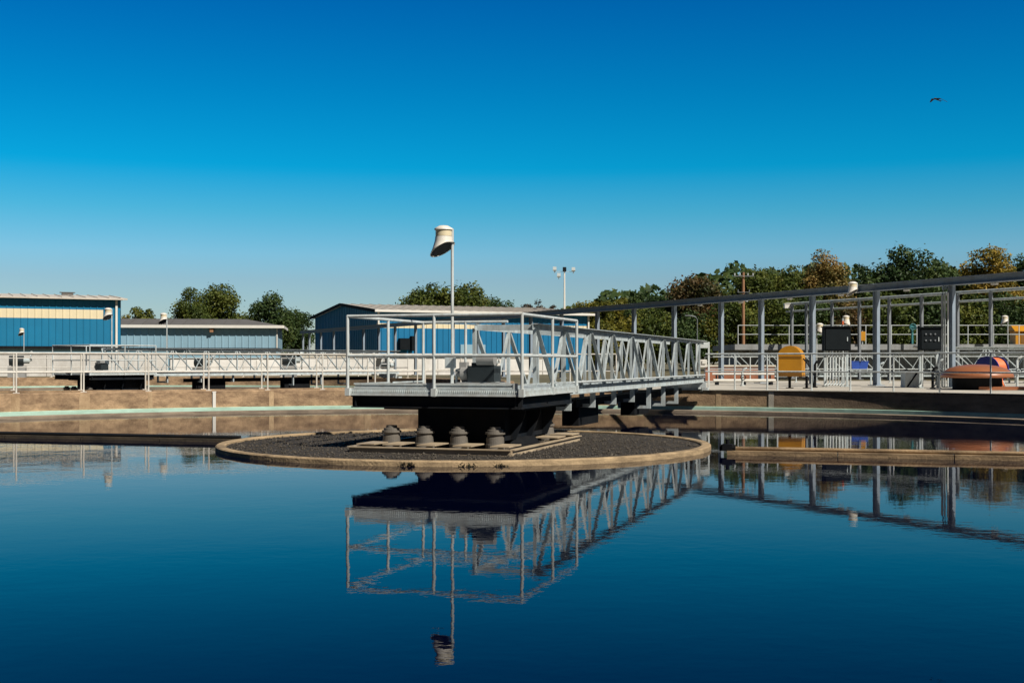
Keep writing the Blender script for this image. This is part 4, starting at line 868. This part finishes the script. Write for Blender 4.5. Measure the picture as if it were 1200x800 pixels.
forest = [ # px, ytop, width, d, kind, label, seed, base, conic
 (682, 346, 40, 138, 'olive', 'yellow-green tree just right of the floodlight mast', .05, 0),
 (706, 345, 34, 136, 'olive', 'narrow yellowish tree, second right of the floodlight mast', .05, 0),
 (726, 347, 34, 140, 'olive', 'yellow-green tree left of the dark pointed conifer', .05, 0),
 (746, 333, 34, 134, 'dark', 'dark pointed tree rising left of the rusty crown', .03, .55),
 (774, 341, 44, 138, 'dark', 'dark low tree between the pointed tree and the rusty crown', .05, 0),
 (818, 315, 58, 136, 'rust', 'rusty brown crowned tree in the wood', .10, 0),
 (850, 325, 46, 140, 'green', 'brownish green tree between rusty crown and utility pole', .08, 0),
 (884, 308, 56, 134, 'green', 'tall light green tree behind the utility pole', .08, 0),
 (915, 301, 62, 138, 'green', 'tallest green tree right of the utility pole', .08, 0),
 (968, 295, 50, 136, 'tan', 'yellow-brown tree with ragged top above the gantry lamp', .2, .1),
 (942, 315, 40, 142, 'dark', 'dark green tree left of the yellow-brown one', .05, 0),
 (1012, 303, 52, 140, 'dark', 'dark green tree just right of the yellow-brown one', .05, 0),
 (1046, 284, 72, 138, 'dark', 'highest dark green tree in the middle of the right wood', .08, 0),
 (1086, 290, 62, 136, 'dark', 'dark feathery tree right of the highest dark one', .08, 0),
 (1122, 302, 44, 142, 'dark', 'dark tree in the gap left of the golden tree', .05, 0),
 (1158, 287, 58, 134, 'gold', 'golden yellow tree near the right edge', .15, 0),
 (1186, 300, 48, 138, 'green', 'green-yellow tree between the golden tree and the right edge', .08, 0),
 (1212, 289, 56, 136, 'dark', 'dark green tree cut by the right edge', .05, 0),
 (1258, 296, 62, 138, 'green', 'green tree beyond the right edge of the photo', .05, 0),
]
for i, (px, yt, w, d, k, lb, bf, cn) in enumerate(forest): tree(px, yt, w*1.3, d, k, lb, FT, 100+i, bf, cn, n=5600, clumps=30)
shr = [(690, 376, 50, 'olive', 'low olive shrub between the blue building and the first gantry columns'), (724, 372, 56, 'olive', 'rounded olive shrub behind the fourth gantry column from the bridge end'),
 (770, 362, 62, 'green', 'green shrub under the dark pointed tree'), (812, 366, 56, 'dark', 'dark bush behind the slim street light'), (836, 372, 40, 'olive', 'yellow-olive bush right of the slim street light'),
 (866, 350, 62, 'green', 'leafy bush left of the utility pole foot'), (905, 352, 66, 'green', 'leafy bush right of the utility pole foot'), (948, 350, 62, 'dark', 'dark bush below the yellow-brown tree'),
 (992, 352, 56, 'rust', 'rusty bush behind the white lamps over the dark cabinet'), (1036, 345, 66, 'green', 'green bush behind the slender rack columns'), (1084, 345, 66, 'dark', 'dark bush behind the thick conduit column'),
 (1130, 342, 62, 'green', 'green bush under the golden tree'), (1176, 340, 66, 'dark', 'dark bush above the small yellow shed'), (1222, 340, 62, 'dark', 'dark bush at the right edge below the trees')]
for i, (px, yt, w, k, lb) in enumerate(shr): tree(px, yt-6, w*1.3, 122, k, lb, 'undergrowth bushes below the wood', 200+i, 0, 0, n=3400, name='bush', cat='bush', zbot=.1, clumps=22)
# far wood behind: one mass
q = MB(); rnd = random.Random(5)
for _ in range(15000):
    px = rnd.uniform(660, 1330); d = rnd.uniform(143, 158); top = 360-46*min(1, max(0, (px-660)/200))+5*math.sin(px*.05)+4*math.sin(px*.13)
    y = rnd.uniform(top, 424); p = at(px, d, zat(y, d)); s = rnd.uniform(.25, .6)
    nn = Vector((rnd.gauss(0, .6), -.6+rnd.gauss(0, .6), rnd.gauss(0, .6)+.4)).normalized(); a = nn.orthogonal().normalized(); a = Matrix.Rotation(rnd.uniform(0, 6.28), 3, nn) @ a; b = nn.cross(a)
    q.add([p-a*s, p+b*s*.6, p+a*s, p-b*s*.6], [(0, 1, 2, 3)])
tag(q.build('far_wood', LM['dark']), 'dark wood reading as one mass behind the single trees on the right', 'wood', None, 'stuff')
